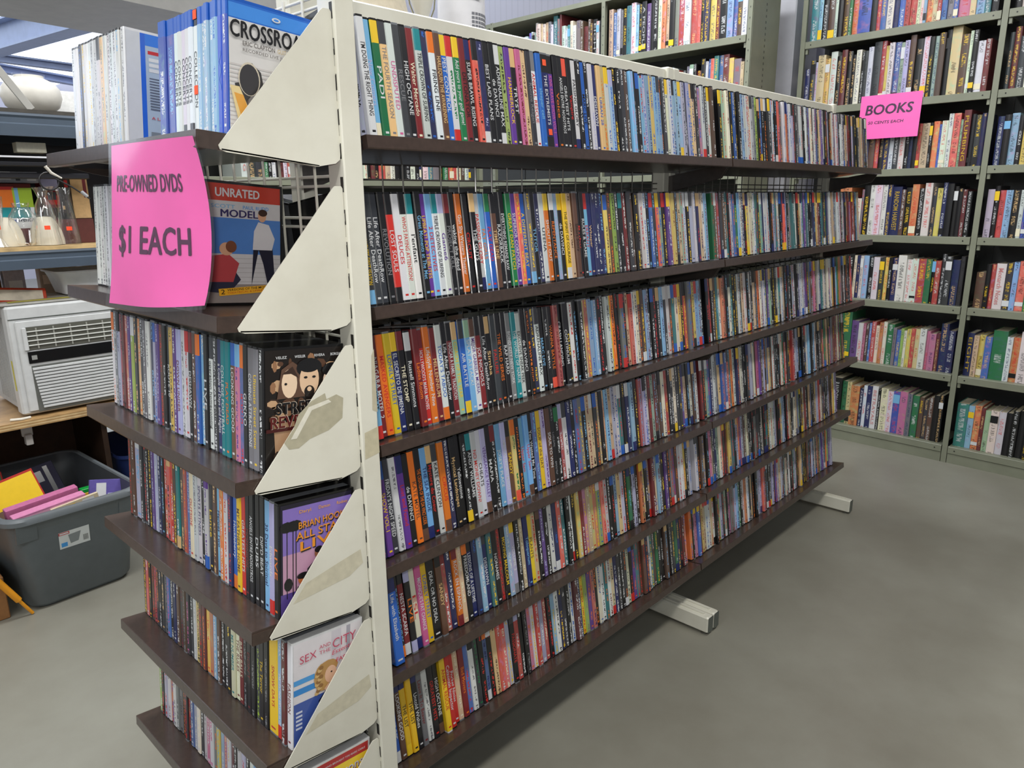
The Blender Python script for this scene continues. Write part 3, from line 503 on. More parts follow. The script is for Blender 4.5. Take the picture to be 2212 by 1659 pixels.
def lay_end(k, lst, y0, y1, typ='dvd', cover=None, fill=False, s0=.047):
    """from the cream post (small y) outward; lst is given from the far end"""
    rnd = random.Random(500+k*7+(3 if typ != 'dvd' else 0)); y = y0; n = 0; rev = lst[::-1]
    if cover: rev = [cover]+rev
    i = 0
    while y < y1:
        if i >= len(rev) and not fill: break
        sp_ = rev[i] if i < len(rev) else [rnd.choice(CODES), rnd.choice('wyr'), '', '']
        th = .0145+rnd.uniform(-.0003, .0003)
        if typ == 'blu': th = .0125
        if 'W' in sp_[3]: th = .024 if typ == 'blu' else .027
        if y+th > y1+.004: break
        i += 1; n += 1
        jut = rnd.uniform(-.002, .002)
        M = E_M(y+th/2, k, s0+jut)
        cases.append(dict(M=M, w=th-.0004, d=.135, h=.1905 if typ == 'dvd' else .1715, sp=sp_, row=('end', k), n=n, typ=typ, cover=(sp_[4] if len(sp_) > 4 else None)))
        y += th+.0003
    return y
yy = lay_end(0, BLU, -.012, .335, 'blu', ['B', 'w', '', '', 'crossroads'])
lay_end(0, END[0], .345, .60, 'dvd', ['w', 'g', '', 'Z', 'back'], fill=True)
lay_end(1, row('w|g||;'*16+'w|s|')+END[1], .135, .60, 'dvd', ['k', 'w', '', '', 'models'], fill=False, s0=.05); 
lay_end(2, END[2], -.0138, .594, 'dvd', ['k', 'w', '', '', 'revenge'], fill=True)
lay_end(3, END[3], -.0138, .600, 'dvd', ['k', 'o', 'LIVE', '', 'starz'], fill=True)
lay_end(4, END[4], -.0138, .603, 'dvd', ['w', 'm', 'FASHION', 'Z', 'fashion'], fill=True)
lay_end(5, END[5], -.0138, .600, 'dvd', ['y', 'r', '', 'ZW', 'yellow'], fill=True)

# cover art: flat printed shapes in cover coordinates (u 0..1 from the spine, v 0..1 up)
SK = lin((214, 164, 130)); SK2 = lin((150, 98, 70)); W_ = PAL['w']; K_ = PAL['k']
def cover_art(mb, kind, w_, d, h):
    lvl = [0]; x0 = w_/2+.0005; y0, y1, z0, z1 = .003, d-.004, .004, h-.004
    if kind == 'crossroads': z1 = h-.004
    def P(u, v): return (x0+lvl[0]*.00007, y0+(y1-y0)*u, z0+(z1-z0)*v)
    def poly(pts, c): mb.face([P(*p) for p in pts], c); lvl[0] += 1
    def rect(a, b, c, d_, col): poly([(a, b), (c, b), (c, d_), (a, d_)], col)
    def ell(cu, cv, ru, rv, col, n=18, rot=0): poly([(cu+ru*math.cos(t)*math.cos(rot)-rv*math.sin(t)*math.sin(rot), cv+ru*math.cos(t)*math.sin(rot)*.7+rv*math.sin(t)*math.cos(rot)) for t in [2*PI*i/n for i in range(n)]], col)
    def text(st, u, v, wd, ht, col, bold=True, rise=0, slant=0):
        if (st, bold) not in TXT: return
        W0 = TXT[(st, bold)][2]
        for dx, dy in (((0, 0), (.03, 0), (-.03, 0), (0, .018), (0, -.018)) if bold == 2 else ((0, 0),)):
            put_text(mb, st, lambda a, b: P(u+wd*(a+dx)/W0, v+ht*(b+dy)/.7+rise*a/W0), col, False if bold == 2 else bold, slant); lvl[0] += .5
    if kind == 'crossroads':
        rect(0, 0, 1, 1, lin((36, 104, 200))); rect(0, .88, 1, .985, lin((66, 140, 226))); rect(.0, 0, 1, .87, lin((214, 212, 210)))
        for i in range(16): rect(0, .03+i*.033, 1, .037+i*.033, lin((196, 190, 188)))
        ell(.52, .935, .05, .018, W_); ell(.52, .935, .03, .009, lin((66, 140, 226)))
        poly([(.05, .38), (.14, .40), (.16, .52), (.24, .56), (.34, .50), (.38, .36), (.46, .24), (.62, .14), (.7, 0), (.2, 0)], lin((60, 58, 58)))
        poly([(.16, .41), (.3, .38), (.44, .22), (.58, .1), (.42, .1), (.3, .2)], lin((120, 116, 114)))
        ell(.82, .38, .2, .13, lin((70, 68, 68))); ell(.21, .43, .12, .13, lin((206, 196, 176)), 22); ell(.21, .425, .108, .12, lin((58, 56, 58)), 22); ell(.40, .16, .26, .15, lin((84, 80, 80)), 22, -.5); ell(.34, .22, .16, .09, lin((128, 124, 122)), 18, -.5)
        poly([(.0, .36), (.1, .36), (.30, .04), (.2, .0), (.1, .05)], lin((226, 204, 150)))
        poly([(.04, .31), (.14, .30), (.22, .14), (.12, .12)], lin((222, 160, 70)))
        poly([(.1, 0), (.5, 0), (.5, .07), (.2, .06)], lin((214, 170, 60)))
        text('CROSSROADS', .01, .735, .98, .125, K_, 2)
        text('ERIC CLAPTON', .14, .68, .36, .034, lin((90, 84, 80))); text('GUITAR FESTIVAL 2010', .53, .68, .45, .034, lin((196, 176, 130)))
        text('RECORDED LIVE JUNE 26, 2010', .14, .635, .75, .024, lin((90, 84, 80)), False)
    elif kind == 'models':
        rect(0, 0, 1, 1, lin((206, 204, 204))); rect(0, .86, 1, 1, lin((196, 62, 44))); text('UNRATED', .16, .895, .56, .07, W_, 2)
        rect(0, .42, 1, .72, lin((80, 130, 200))); rect(0, 0, 1, .16, lin((146, 136, 130)))
        for i in range(6): rect(0, .18+i*.04, 1, .184+i*.04, lin((176, 172, 170)))
        text('SCOTT', .1, .80, .3, .03, lin((120, 176, 214))); text('PAUL RUDD', .5, .80, .34, .03, lin((80, 150, 214))); text('MODELS', .22, .73, .54, .06, lin((50, 42, 96)), 2)
        poly([(.6, .15), (.7, .46), (.76, .34), (.82, .15), (.92, .16), (.88, .58), (.64, .58)], lin((28, 28, 48)))
        poly([(.62, .46), (.64, .62), (.7, .7), (.84, .68), (.92, .56), (.88, .46)], lin((216, 214, 216))); ell(.75, .75, .055, .05, SK); ell(.76, .78, .06, .03, lin((60, 40, 30)))
        poly([(.0, .1), (.3, .08), (.46, .2), (.40, .26), (.0, .2)], lin((46, 46, 66))); poly([(.05, .18), (.36, .18), (.44, .34), (.3, .42), (.1, .40)], lin((186, 70, 74))); ell(.28, .46, .09, .055, SK); ell(.34, .48, .07, .05, lin((120, 70, 46)))
        poly([(.18, .06), (.92, .10), (.93, .16), (.17, .12)], lin((240, 176, 40))); text('2', .2, .075, .05, .04, K_); text('VERSIONS OF THE MOVIE', .28, .100, .55, .02, K_, True, .03); text('THEATRICAL & UNRATED', .28, .078, .55, .014, lin((200, 90, 30)), True, .03)
    elif kind == 'revenge':
        rect(0, 0, 1, 1, lin((28, 22, 20))); rn = random.Random(4)
        for i in range(40): lvl[0] = 1+i % 5; ell(.5+rn.uniform(-.42, .48), .66+rn.uniform(-.24, .26), rn.uniform(.02, .09), rn.uniform(.02, .05), lin(rn.choice([(150, 110, 80), (196, 160, 124), (90, 62, 46), (60, 42, 34)])), 7)
        lvl[0] = 7; poly([(.1, .4), (.9, .4), (.96, .1), (.12, .12)], lin((176, 140, 108)))
        for i in range(12): ell(rn.uniform(.1, .7), rn.uniform(.0, .2), .06, .06, lin((60, 46, 38)), 7)
        poly([(.14, .6), (.2, .84), (.34, .90), (.5, .82), (.5, .6)], lin((96, 70, 56))); ell(.3, .72, .1, .12, lin((236, 208, 178))); poly([(.2, .8), (.34, .86), (.42, .76), (.32, .80)], lin((60, 42, 34)))
        ell(.56, .84, .17, .08, K_); ell(.56, .74, .13, .14, lin((226, 192, 158))); ell(.56, .85, .14, .05, K_); ell(.56, .64, .07, .05, lin((30, 24, 22))); ell(.56, .66, .03, .02, lin((226, 192, 158)))
        ell(.51, .76, .025, .01, K_); ell(.62, .76, .025, .01, K_); ell(.25, .72, .018, .01, K_)
        ell(.87, .70, .13, .14, lin((232, 208, 186))); ell(.87, .81, .14, .06, K_); ell(.83, .70, .025, .01, K_); rect(.0, .33, 1, .36, lin((70, 20, 20)))
        text('STREET', .13, .47, .56, .10, lin((236, 220, 200)), 2); text('STREET', .125, .472, .56, .096, K_, 2)
        text('REVENGE', .06, .36, .74, .10, lin((236, 220, 200)), 2); text('REVENGE', .055, .362, .74, .096, lin((90, 24, 24)), 2)
        for st, u in (('VELEZ', .12), ('WISSLER', .36), ('RIVERA', .62), ('BORGIA', .84)): text(st, u, .93, .14, .022, W_)
        poly([(.45, .0), (.5, .16), (.6, .17), (.62, .0)], lin((34, 26, 24)))
    elif kind == 'starz':
        rect(0, 0, 1, 1, lin((30, 26, 44))); rect(.03, .35, 1, .96, lin((134, 112, 190))); rect(.03, .2, 1, .55, lin((196, 150, 178))); rect(.0, 0, 1, .2, lin((86, 66, 140)))
        for u in (.08, .16, .2, .95): rect(u, .15, u+.012, .8, K_); ell(u, .8, .09, .05, K_, 9)
        ell(.1, .28, .06, .06, K_, 9); ell(.5, .10, .2, .04, K_, 9)
        for st, u in (('Daryl', .25), ('Damon', .52), ('Rodney', .78)): text(st, u, .9, .16, .028, lin((226, 160, 50)))
        for off, col in ((.012, K_), (0, lin((236, 150, 40)))):
            text("BRIAN HOOKS'", .24+off, .76-off, .72, .06, col, True, .02); text('ALL STARZ', .2+off, .66-off, .78, .07, col, True, .03); text('LIVE', .26+off, .555-off, .6, .085, col, True, .04)
        poly([(.34, .12), (.36, .38), (.5, .46), (.64, .44), (.72, .3), (.68, .1)], lin((36, 34, 40))); poly([(.46, .2), (.48, .42), (.56, .42), (.56, .2)], W_); ell(.52, .50, .06, .05, SK2); ell(.52, .53, .06, .03, K_)
        ell(.84, .44, .06, .05, SK2); poly([(.7, .1), (.74, .36), (.94, .36), (1, .1)], lin((40, 38, 46))); ell(.3, .30, .07, .05, lin((196, 110, 60))); ell(.3, .33, .09, .03, K_); poly([(.2, 0), (.22, .24), (.38, .24), (.44, 0)], lin((24, 22, 28)))
    elif kind == 'fashion':
        rect(0, 0, 1, 1, lin((226, 222, 226))); rect(.55, .3, .7, 1, lin((210, 206, 214))); rect(.78, .5, .84, 1, lin((170, 168, 180))); rect(0, 0, 1, .42, lin((66, 92, 168))); rect(0, .5, .34, .56, lin((56, 140, 214))); rect(0, .6, .3, .65, lin((80, 160, 226)))
        for i in range(5): rect(.03, .16+i*.04, .12, .18+i*.04, lin((210, 216, 236)))
        poly([(.36, .0), (.36, .36), (.5, .46), (.66, .5), (.8, .56), (1, .46), (1, .1), (.8, 0)], lin((22, 26, 54)))
        ell(.42, .58, .13, .14, lin((196, 156, 96)), 14); ell(.5, .66, .15, .07, lin((186, 142, 84)), 12); ell(.54, .58, .09, .085, lin((230, 186, 156))); ell(.60, .52, .02, .01, lin((180, 60, 70))); ell(.55, .60, .014, .008, K_)
        for i in range(12): ell(.33+.02*(i % 4), .44+i*.022, .035, .02, lin((150, 108, 60) if i % 2 else (214, 178, 118)), 8)
        poly([(.44, .46), (.5, .5), (.6, .46), (.5, .38)], lin((236, 196, 170)))
        mg = lin((196, 70, 100)); text('SEX', .08, .80, .24, .075, mg, False, .01); text('AND', .36, .875, .17, .035, mg, False); text('THE', .36, .82, .17, .035, mg, False); text('CITY', .56, .83, .36, .09, mg, False, .01)
        text('Essentials', .55, .765, .4, .045, lin((214, 60, 90)), False, .02, .2); text('FASHION', .62, .68, .36, .04, lin((214, 60, 90)))
    elif kind == 'back':
        rect(0, 0, 1, 1, lin((206, 210, 216))); rect(.17, 0, .23, 1, lin((40, 100, 210))); rect(.23, 0, 1, 1, lin((168, 186, 206))); rect(.23, .90, 1, 1, lin((50, 120, 220))); rect(.26, .83, .6, .86, lin((190, 40, 50)))  # pale ground left of the blue strip paints in glare on the clear case
        for i in range(3): rect(.27, .77-i*.045, .6, .80-i*.045, lin((214, 218, 222)))
        for i in range(12): rect(.27, .62-i*.024, .55-.04*(i % 3), .63-i*.024, lin((96, 104, 120)))
        text('A LAUGH', .28, .27, .3, .025, lin((190, 60, 70))); rect(.27, .1, .6, .16, lin((120, 130, 140)))
    elif kind == 'yellow':
        rect(0, 0, 1, 1, lin((250, 214, 60))); rect(0, .90, 1, 1, lin((186, 50, 52))); text('SOME PEOPLE WHO BROUGHT YOU BASIC CABLE', .05, .935, .9, .02, W_)
        for off, col in ((.01, lin((110, 50, 110))), (0, W_)): text('Fuccons', .36+off, .76-off, .56, .09, col, True, .02)
        text('of the Fuccons', .42, .70, .5, .04, lin((206, 110, 30))); ell(.55, .6, .2, .06, lin((40, 120, 70)))
def orange_sticker(parent, w_, zs):
    for z0 in zs:
        q = MB(); q.bbox(-.0055, -.0011, z0, .0055, -.0006, z0+.012, .0002, lin((250, 92, 50))); o = q.build('price_sticker', M_paper, parent); o['label'] = 'small orange price sticker'
for c in cases:
    c['area'] = quad_area(c['M'], c['w'], c['h'])
    if c['row'][0] == 'back': c['area'] = 0
    if c.get('cover'): c['area'] = 1e9
    if c['typ'] == 'blu': c['area'] = 1e8
    if c['row'] == ('end', 5) and not c.get('cover'): c['area'] *= .5
    if c['row'] == ('end', 1) and not c.get('cover') and c['M'].translation.y < .44: c['area'] = 0
dv = sorted([c for c in cases if c['typ'] == 'dvd'], key=lambda c: -c['area'])
singles = dv[:312]+[c for c in cases if c['typ'] == 'blu']; sid = set(id(c) for c in singles)
ROWN = {'long': ['top', 'second', 'third', 'fourth', 'fifth', 'bottom']}
def title_mb(st, w_, h, fg):
    v, f, W0 = TXT[(st, True)]; ch_ = min(.0085, w_*.66); L0 = W0*ch_/.7; maxL = .112 if h > .18 else .10
    Lx = min(max(L0*1.05, .05), maxL); start = h*.5+Lx*.42 if Lx < .09 else h-.042
    q = MB(); put_text(q, st, lambda a, b: (-ch_/2+b/.7*ch_, -.00055, start-a/W0*Lx), fg); return q
stuff = MB(); stuff2 = MB()
def mmesh(dst, src, M):
    b = len(dst.v); dst.v.extend([tuple(M @ Vector(p)) for p in src.v]); dst.f.extend([[b+i for i in f] for f in src.f])
    dst.c += src.c; dst.c2 += src.c2; dst.uv += src.uv; dst.pt += src.pt; dst.m += src.m
tidx = {}
for c in cases:
    bgk, fgk, title, exs = c['sp'][:4]; ex = parse_ex(exs); bg, fg = PAL[bgk], PAL[fgk or 'w']; rn = random.Random({'long': 0, 'end': 1, 'back': 2}[c['row'][0]]*100003+c['row'][1]*1009+c['n']*7+(c['typ'] == 'blu')*31)
    jit = rn.uniform(.8, 1.15); bg = tuple(min(1, v*jit*rn.uniform(.93, 1.07)) for v in bg)
    pat = 0 if (title and id(c) in sid) else rn.uniform(.05, .95)
    if not title: lu = sum(bg)/3; ds = rn.uniform(.1, .45); bg = tuple(v*(1-ds)+lu*ds*.9 for v in bg)
    cc = lin((16, 16, 18)) if rn.random() < .8 else lin((120, 124, 130))
    if 'Z' in ex: cc = lin((225, 226, 228))
    if c['typ'] == 'blu': cc = lin((28, 92, 190)) if bgk != 'w' or rn.random() < .9 else cc
    if id(c) in sid:
        q = MB(); shell(q, c['w'], c['d'], c['h'], cc); nm = 'dvd_case' if c['typ'] == 'dvd' else 'blue_disc_case'
        o = q.build(nm, M_case, None, c['M'])
        q = MB(); sleeve(q, c['w'], c['d'], c['h'], bg, fg, ex, pat, side=c.get('cover'), blu=c['typ'] == 'blu'); q.build('spine_sleeve', M_print, o)
        if title: title_mb(title, c['w'], c['h'], fg).build('title_lettering', M_ink, o)
        if 'Q' in ex: orange_sticker(o, c['w'], (.03, .165) if c['typ'] == 'dvd' else (.06, .158))
        if c.get('cover'):
            q = MB(); cover_art(q, c['cover'], c['w'], c['d'], c['h']); q.build('front_cover', M_ink, o)
        rw, k = c['row']; cn = NAMES[bgk]; thing_ = 'DVD case' if c['typ'] == 'dvd' else 'disc case'
        if c.get('cover'):
            lab = {'back': 'clear-cased white DVD with blue-edged back panel, top end shelf', 'crossroads': 'blue disc case with guitar picture on its white cover, top end shelf', 'models': 'DVD case with red UNRATED banner and two men on its cover',
                   'revenge': 'black DVD case with three faces on its brown cover, third end shelf', 'starz': 'purple DVD case with orange lettering and palm trees, fourth end shelf',
                   'fashion': 'white DVD case showing a curly-haired woman in dark blue, fifth end shelf', 'yellow': 'yellow-covered case with red top band, bottom end shelf by the post'}[c['cover']]
        elif rw == 'long': lab = '%s %s, %s from the cream post, %s shelf of the long side' % (cn, thing_, ordw(c['n']), ROWN['long'][k])
        else: lab = '%s %s, %s %s from the bracket side, %s shelf of end rack' % (cn, thing_, ordw(c['n']), 'along' if c['typ'] == 'dvd' and k == 0 else 'in', ROWN['long'][k])
        tag(o, lab, 'DVD', {'long': 'DVD cases on the long shelves', 'end': 'DVD cases on the end rack'}[rw] if c['typ'] == 'dvd' else 'blue disc cases on the top end shelf')
    else:
        q = MB(); shell(q, c['w'], c['d'], c['h'], cc); q.m = [0]*len(q.f); mmesh(stuff, q, c['M'])
        q = MB(); sleeve(q, c['w'], c['d'], c['h'], bg, fg, ex, pat); q.m = [1]*len(q.f); mmesh(stuff, q, c['M'])
o = stuff.build('dvd_cases', [M_case, M_print]); tag(o, 'remaining tightly packed DVD cases filling the rest of the dark shelves', 'DVDs', kind='stuff')

# ------------------------------------------------------------------ bookcases
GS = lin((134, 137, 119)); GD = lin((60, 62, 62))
def bookcase(label, loc, rz, nb, bw, zs, H, side_panel=False, depth=.30, name='bookcase', slots=False):
    t = empty(name, label, 'bookcase', loc, rz)
    n = nb
    for i in range(n+1):
        x = i*bw
        mb = MB(); mb.bbox(x-.0125, -.003, 0, x+.0125, .002, H, .0006, GS); mb.box(x-.002, .002, 0, x+.002, .035, H, GS)
        p = mb.build('post', M_steel, t)
        mb = MB()
        if slots:
            for j in range(int(H/.05)): mb.box(x-.002, -.0034, .04+j*.05, x+.002, -.0029, .048+j*.05, lin((70, 72, 66)))
            tag(mb.build('slot_row', M_steel, p), kind='stuff')
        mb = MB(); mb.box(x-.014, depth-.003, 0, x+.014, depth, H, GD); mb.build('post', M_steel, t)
    if side_panel:
        mb = MB(); x = n*bw+.014; mb.box(x, .0, 0, x+.0015, depth, H, GS); p = mb.build('side_panel', M_steel, t)
        mb = MB()
        for yy_ in (.14,):
            for j in range(int(H/.028)): mb.box(x+.0012, yy_, .03+j*.028, x+.0019, yy_+.008, .042+j*.028, lin((60, 62, 56)))
        tag(mb.build('slot_row', M_steel, p), kind='stuff')
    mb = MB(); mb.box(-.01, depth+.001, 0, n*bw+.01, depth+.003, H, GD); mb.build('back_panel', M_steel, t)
    for i in range(n):
        for z0 in zs:
            mb = MB(); a, b2 = i*bw+.0155, (i+1)*bw-.0155
            mb.prism([(-.006, z0-.034), (-.002, z0-.036), (-.002, z0-.004), (depth-.006, z0-.004), (depth-.006, z0), (-.004, z0), (-.006, z0-.002)], 'x', a, b2, GS)
            for xx in (a+.03, b2-.03): mb.lathe([(0, 0), (.0035, 0), (.0035, .0005)], 8, col=lin((30, 30, 28)), M=Matrix.Translation((xx, -.0061, z0-.018)) @ Matrix.Rotation(PI/2, 4, 'X'))
            sh = mb.build('shelf_board', M_steel, t)
            mb = MB()
            for xx in (a, b2-.012): mb.box(xx, .004, z0-.06, xx+.012, .02, z0-.0365, GS)
            tag(mb.build('shelf_clip', M_steel, sh), kind='stuff')
        mb = MB(); mb.box(i*bw+.0155, -.002, .0, (i+1)*bw-.0155, .0, zs[-1]-.037, GS); mb.build('kick_plate', M_steel, t)
    mb = MB(); mb.box(0, -.002, H-.03, n*bw, depth, H-.004, GS); mb.build('top_board', M_steel, t)
    return t
ZB = [2.12, 1.786, 1.457, 1.13, .795, .455, .087]
rz_r = math.atan2(-.99863, -.05226)
bookcase('grey-green steel bookcase with the pink sign and seven shelves of books', (2.219, .775, 0), rz_r, 2, .926, ZB, 2.47)
bookcase('tall steel bookcase rising behind the DVD gondola, perforated end panel', (1.8, 3.59, 0), -PI/2, 3, .905, ZB, 2.452, True, slots=True)
bookcase('low dark bookcase glimpsed through the wire grid behind the gondola', (-.75, 2.15, 0), 0, 2, .95, [1.44, 1.1, .76, .42, .087], 1.78)
nbook = [0]
def book(M, bw_, bh, bd, ck, fk, label, group, title=None, band=None, pages=True):
    rn = random.Random(nbook[0]*13+5); nbook[0] += 1
    bg = tuple(min(1, v*rn.uniform(.8, 1.15)) for v in PAL[ck]); lu = sum(bg)/3; bg = tuple(v*.72+lu*.26 for v in bg); fg = tuple(a*.6+b2*.4 for a, b2 in zip(PAL[fk], bg)); pat = 0 if title else rn.uniform(.05, .95)
    q = MB(); hw = bw_/2; r_ = min(.004, hw*.5); ns = 6
    arc = [(-hw+ (hw*2)*(i/ns), -r_*math.sin(PI*i/ns)*.8) for i in range(ns+1)]
    for i in range(ns):
        a, b2 = arc[i], arc[i+1]; u0, u1 = i/ns, (i+1)/ns
        q.face([(a[0], a[1], 0), (b2[0], b2[1], 0), (b2[0], b2[1], bh), (a[0], a[1], bh)], bg, fg, [(u0, 0), (u1, 0), (u1, 1), (u0, 1)], pat)
    t_ = .0025
    q.box(-hw, 0, 0, -hw+t_, bd, bh, bg); q.box(hw-t_, 0, 0, hw, bd, bh, bg)
    q.face([(p[0], p[1], bh) for p in arc], bg); q.face([(p[0], p[1], 0) for p in arc[::-1]], bg)
    if band:
        z0, z1, bk_ = band
        q.face([(-hw*.96, -r_*.8-.0006, z0*bh), (hw*.96, -r_*.8-.0006, z0*bh), (hw*.96, -r_*.8-.0006, z1*bh), (-hw*.96, -r_*.8-.0006, z1*bh)], PAL[bk_])
    o = q.build('book', M_book, None, M); tag(o, label, 'book', group)
    if pages:
        q = MB(); q.box(-hw+t_, .001, .003, hw-t_, bd-.004, bh-.003, lin((206, 196, 170))); q.build('page_block', M_paper, o)
    if title and (title, True) in TXT:
        W0 = TXT[(title, True)][2]; ch_ = bw_*.5; L0 = bh*.8; q = MB()
        put_text(q, title, lambda a, b: (-ch_/2+b/.7*ch_, -r_*.8-.0012, bh*.9-a/W0*L0), fg); q.build('title_lettering', M_ink, o)
    return o
def fill_shelf(base, lx0, lx1, z0, codes, place, group, seed, hr=(.2, .25), s_in=.03, wr=(.018, .034), start_n=1, pages=True):
    """base: matrix of the bookcase; codes: colour letters, optional width digits"""
    rn = random.Random(seed); x = lx0; n = start_n; i = 0
    toks = codes.split()
    while x < lx1:
        if i < len(toks):
            tk = toks[i]; ck = tk[0]; bw_ = float(tk[1:].split(',')[0])/1000 if len(tk) > 1 and tk[1:].split(',')[0] else rn.uniform(*wr); bh = float(tk.split(',')[1])/1000 if ',' in tk else rn.uniform(*hr)
        else: ck = rn.choice('kkkkdnwwcTruGdgmtu'); bw_ = rn.uniform(*wr); bh = rn.uniform(*hr)
        if x+bw_ > lx1: break
        i += 1; bh = min(bh, .296) if z0 > 2 else bh; fk = rn.choice('wwyTk') if ck in 'kdmnpurbGt' else rn.choice('kkrn')
        lean = 0
        bd = min(.20, max(.13, bh*.68)); M = base @ Matrix.Translation((x+bw_/2, s_in+rn.uniform(-.004, .01), z0+.0006)) @ Matrix.Rotation(lean, 4, 'Y')
        band = None
        if rn.random() < .14: band = (rn.uniform(.03, .1), rn.uniform(.14, .2), rn.choice('wcky'))
        elif rn.random() < .08: band = (.72, rn.uniform(.85, .96), rn.choice('rwyks'))
        title = BOOKT[rn.randrange(len(BOOKT))] if rn.random() < .16 and bw_ > .024 and ck in 'kwcmnT' else None
        thick = 'thick ' if bw_ > .037 else 'slim ' if bw_ < .02 else ''
        book(M, bw_-.0006, bh, bd, ck, fk, '%s%s book, %s from %s' % (thick, NAMES[ck], ordw(n), place), group, title, band, pages)
        x += bw_; n += 1
MR = Matrix.Translation((2.219, .775, 0)) @ Matrix.Rotation(rz_r, 4, 'Z')
ML = Matrix.Translation((1.8, 3.59, 0)) @ Matrix.Rotation(-PI/2, 4, 'Z')
MW = Matrix.Translation((-.75, 2.15, 0))
g1 = 'books in the bookcase with the pink sign'
A0, A1 = .02, .905
NR = 'the column, %s shelf of pink-sign bookcase'
fill_shelf(MR, A0, A1, ZB[0], 't38,300 s22,290 k30,280 u34,270 w18,270 k26,270 u32,290 G16,260 o30,300 B62,310 k30,270 r20,240 b26,260 w32,270 n24,250 b28,270 r24,260 r30,270 c16,260 c14,270 s14,260 o24,260 T24,260 r18,250 b24,270 g26,270 b20,260 P50,300 T24,250 s34,260', NR % 'first', g1, 1)
fill_shelf(MR, A0, A1, ZB[1], 'n25,200 d26,240 l12,230 T40,260 y24,240 w34,270 k26,245 m28,270 k26,260 k20,240 c26,260 k14,250 d20,250 w24,265 d36,285 r22,285 y18,260 w24,270 b28,270 h20,265 l22,270 u26,290 k34,270 w28,275 k22,270 h20,270 u26,280 k24,290 T42,300 u36,260 c14,270 k22,270', NR % 'second', g1, 2, s_in=.02)
fill_shelf(MR, A0+.34, A1, ZB[2], 'n24 u30 r20 k22 n26 w24 d24 c26 k20 n16,200 k22,215 r16,210 T36,210 k14,210 o26,215 b12,200 c26,215 w20,245 e30,245 h14,215 m30,255 k20,235 d26,230 n20,235 m28,225 n26,215 k26,215 w28,230 p38,215 u14,180', NR % 'third', g1, 3, start_n=12)
fill_shelf(MR, A0+.24, A1, ZB[3], 'o60,240 r14,200 k20,190 w22,185 g12,230 k30,250 w26,250 w34,250 w24,250 n24,250 n44,240 u20,225 k30,235 o32,250 k26,230 w34,255 d20,235 y26,230 n20,255 k28,250', NR % 'fourth', g1, 4, start_n=9)
fill_shelf(MR, A0+.27, A1, ZB[4], 'r22,250 k20,230 k40,240 c14,225 n18,225 c16,225 s26,225 k26,220 w30,220 d24,215 y22,220 k18,220 n26,220 w40,235 w26,215 w28,220 r36,220 G28,220 k18,220 r24,215', NR % 'fifth', g1, 5, start_n=10)
fill_shelf(MR, A0+.28, A1, ZB[5], 'T34,245 G56,260 p36,215 w26,205 P14,205 u16,205 b14,210 r22,220 c20,200 o18,220 w18,225 G34,215 g16,200 b22,190 L14,200 c14,190 y20,200 r20,205 T22,205 w30,210 P16,200 P30,190 m18,195', NR % 'sixth', g1, 6, start_n=9)
fill_shelf(MR, A0+.2, A1, ZB[6], 'm50,250 m48,250 k54,255 G28,240 T24,240 o46,225 n20,215 w18,235 n26,235 w30,240 k16,225 c36,235 w28,225 B34,230 P38,235', NR % 'bottom', g1, 7, start_n=8)
g2 = 'books in the bay beyond the shared post'
B0, B1 = .95, 1.30
NB = 'the shared post, %s shelf, bay past pink-sign bookcase'
for k, cs in enumerate(['k w c k w b', 'd18,240 m24,260 d30,220 w20,245 T30,240 w28', 'n26,215 k26,220 s30,225 k20 y26,225 G20 o28', 'l28,220 k20 r24,215 s30,215 k30,215 w18,215 B26,230 G20,230 w24', 'u40,170 k20,210 r18,210 c40,215 d30,220 s22,225 e34,230 G22,220 n40,220', 'n30,215 T22,205 y26,210 b30,205 G60,240 w24,215 o30,215 w40,245 P28,215 k40', 't50,225 s26,220 o30,225 m18,220 h24,210 c34,215 w30,215 k26,215 k26,230 k30,235 k24,220 c30,200']):
    fill_shelf(MR, B0, [1.04, 1.08, 1.12, 1.17, 1.21, 1.27, 1.33][k], ZB[k], cs, NB % ['first', 'second', 'third', 'fourth', 'fifth', 'sixth', 'bottom'][k], g2, 40+k)
g3 = 'books in the tall bookcase behind the gondola'
fill_shelf(ML, .92, 1.79, ZB[0], 'w16,190 w14,180 w18,200 k12,190 w16,210 G12,200 w18,200 r14,190 w16,200 c18,210 w12,190 o16,210 w20,190 c16,200 k14,190 w18,215 w20,215 k16,190 B14,230 w14,235 h24,225 w20,280 c28,270 T12,270 c24,265 T24,270 g24,270 w18,250 t34,300 g18,275 m14,300', 'the joint, first shelf of tall bookcase', g3, 60)
fill_shelf(ML, 1.83, 2.70, ZB[0], 'T30,260 b24,240 l24,255 g16,245 k30,250 t28,260 w32,270 s20,255 k20,255 k30,265 p28,250 k22,280 k26,275 c24,255 o26,275 T20,270 k32,285 g26,300 r36,310 w38,320 r36,310 e22,310 k22,310 n32,310 y34,320 m22,310 k44,310 s34,290 b24', 'the second post, first shelf of tall bookcase', g3, 61)
fill_shelf(ML, 2.22, 2.70, ZB[1], 'k24,235 g28,235 r24,220 T32,205 k20,210 g22,230 h24,235 k18,235 m28,200 k24,255 w16,240 b14,250 e20,250 t26,260 b26,260 m32,260 y26,240 g40', 'the middle, second shelf of tall bookcase', g3, 62)
fill_shelf(ML, 2.35, 2.70, ZB[2], 'w c k g w c b', 'the middle, third shelf of tall bookcase', g3, 63)
g4 = 'books in the low bookcase behind the wire grid'
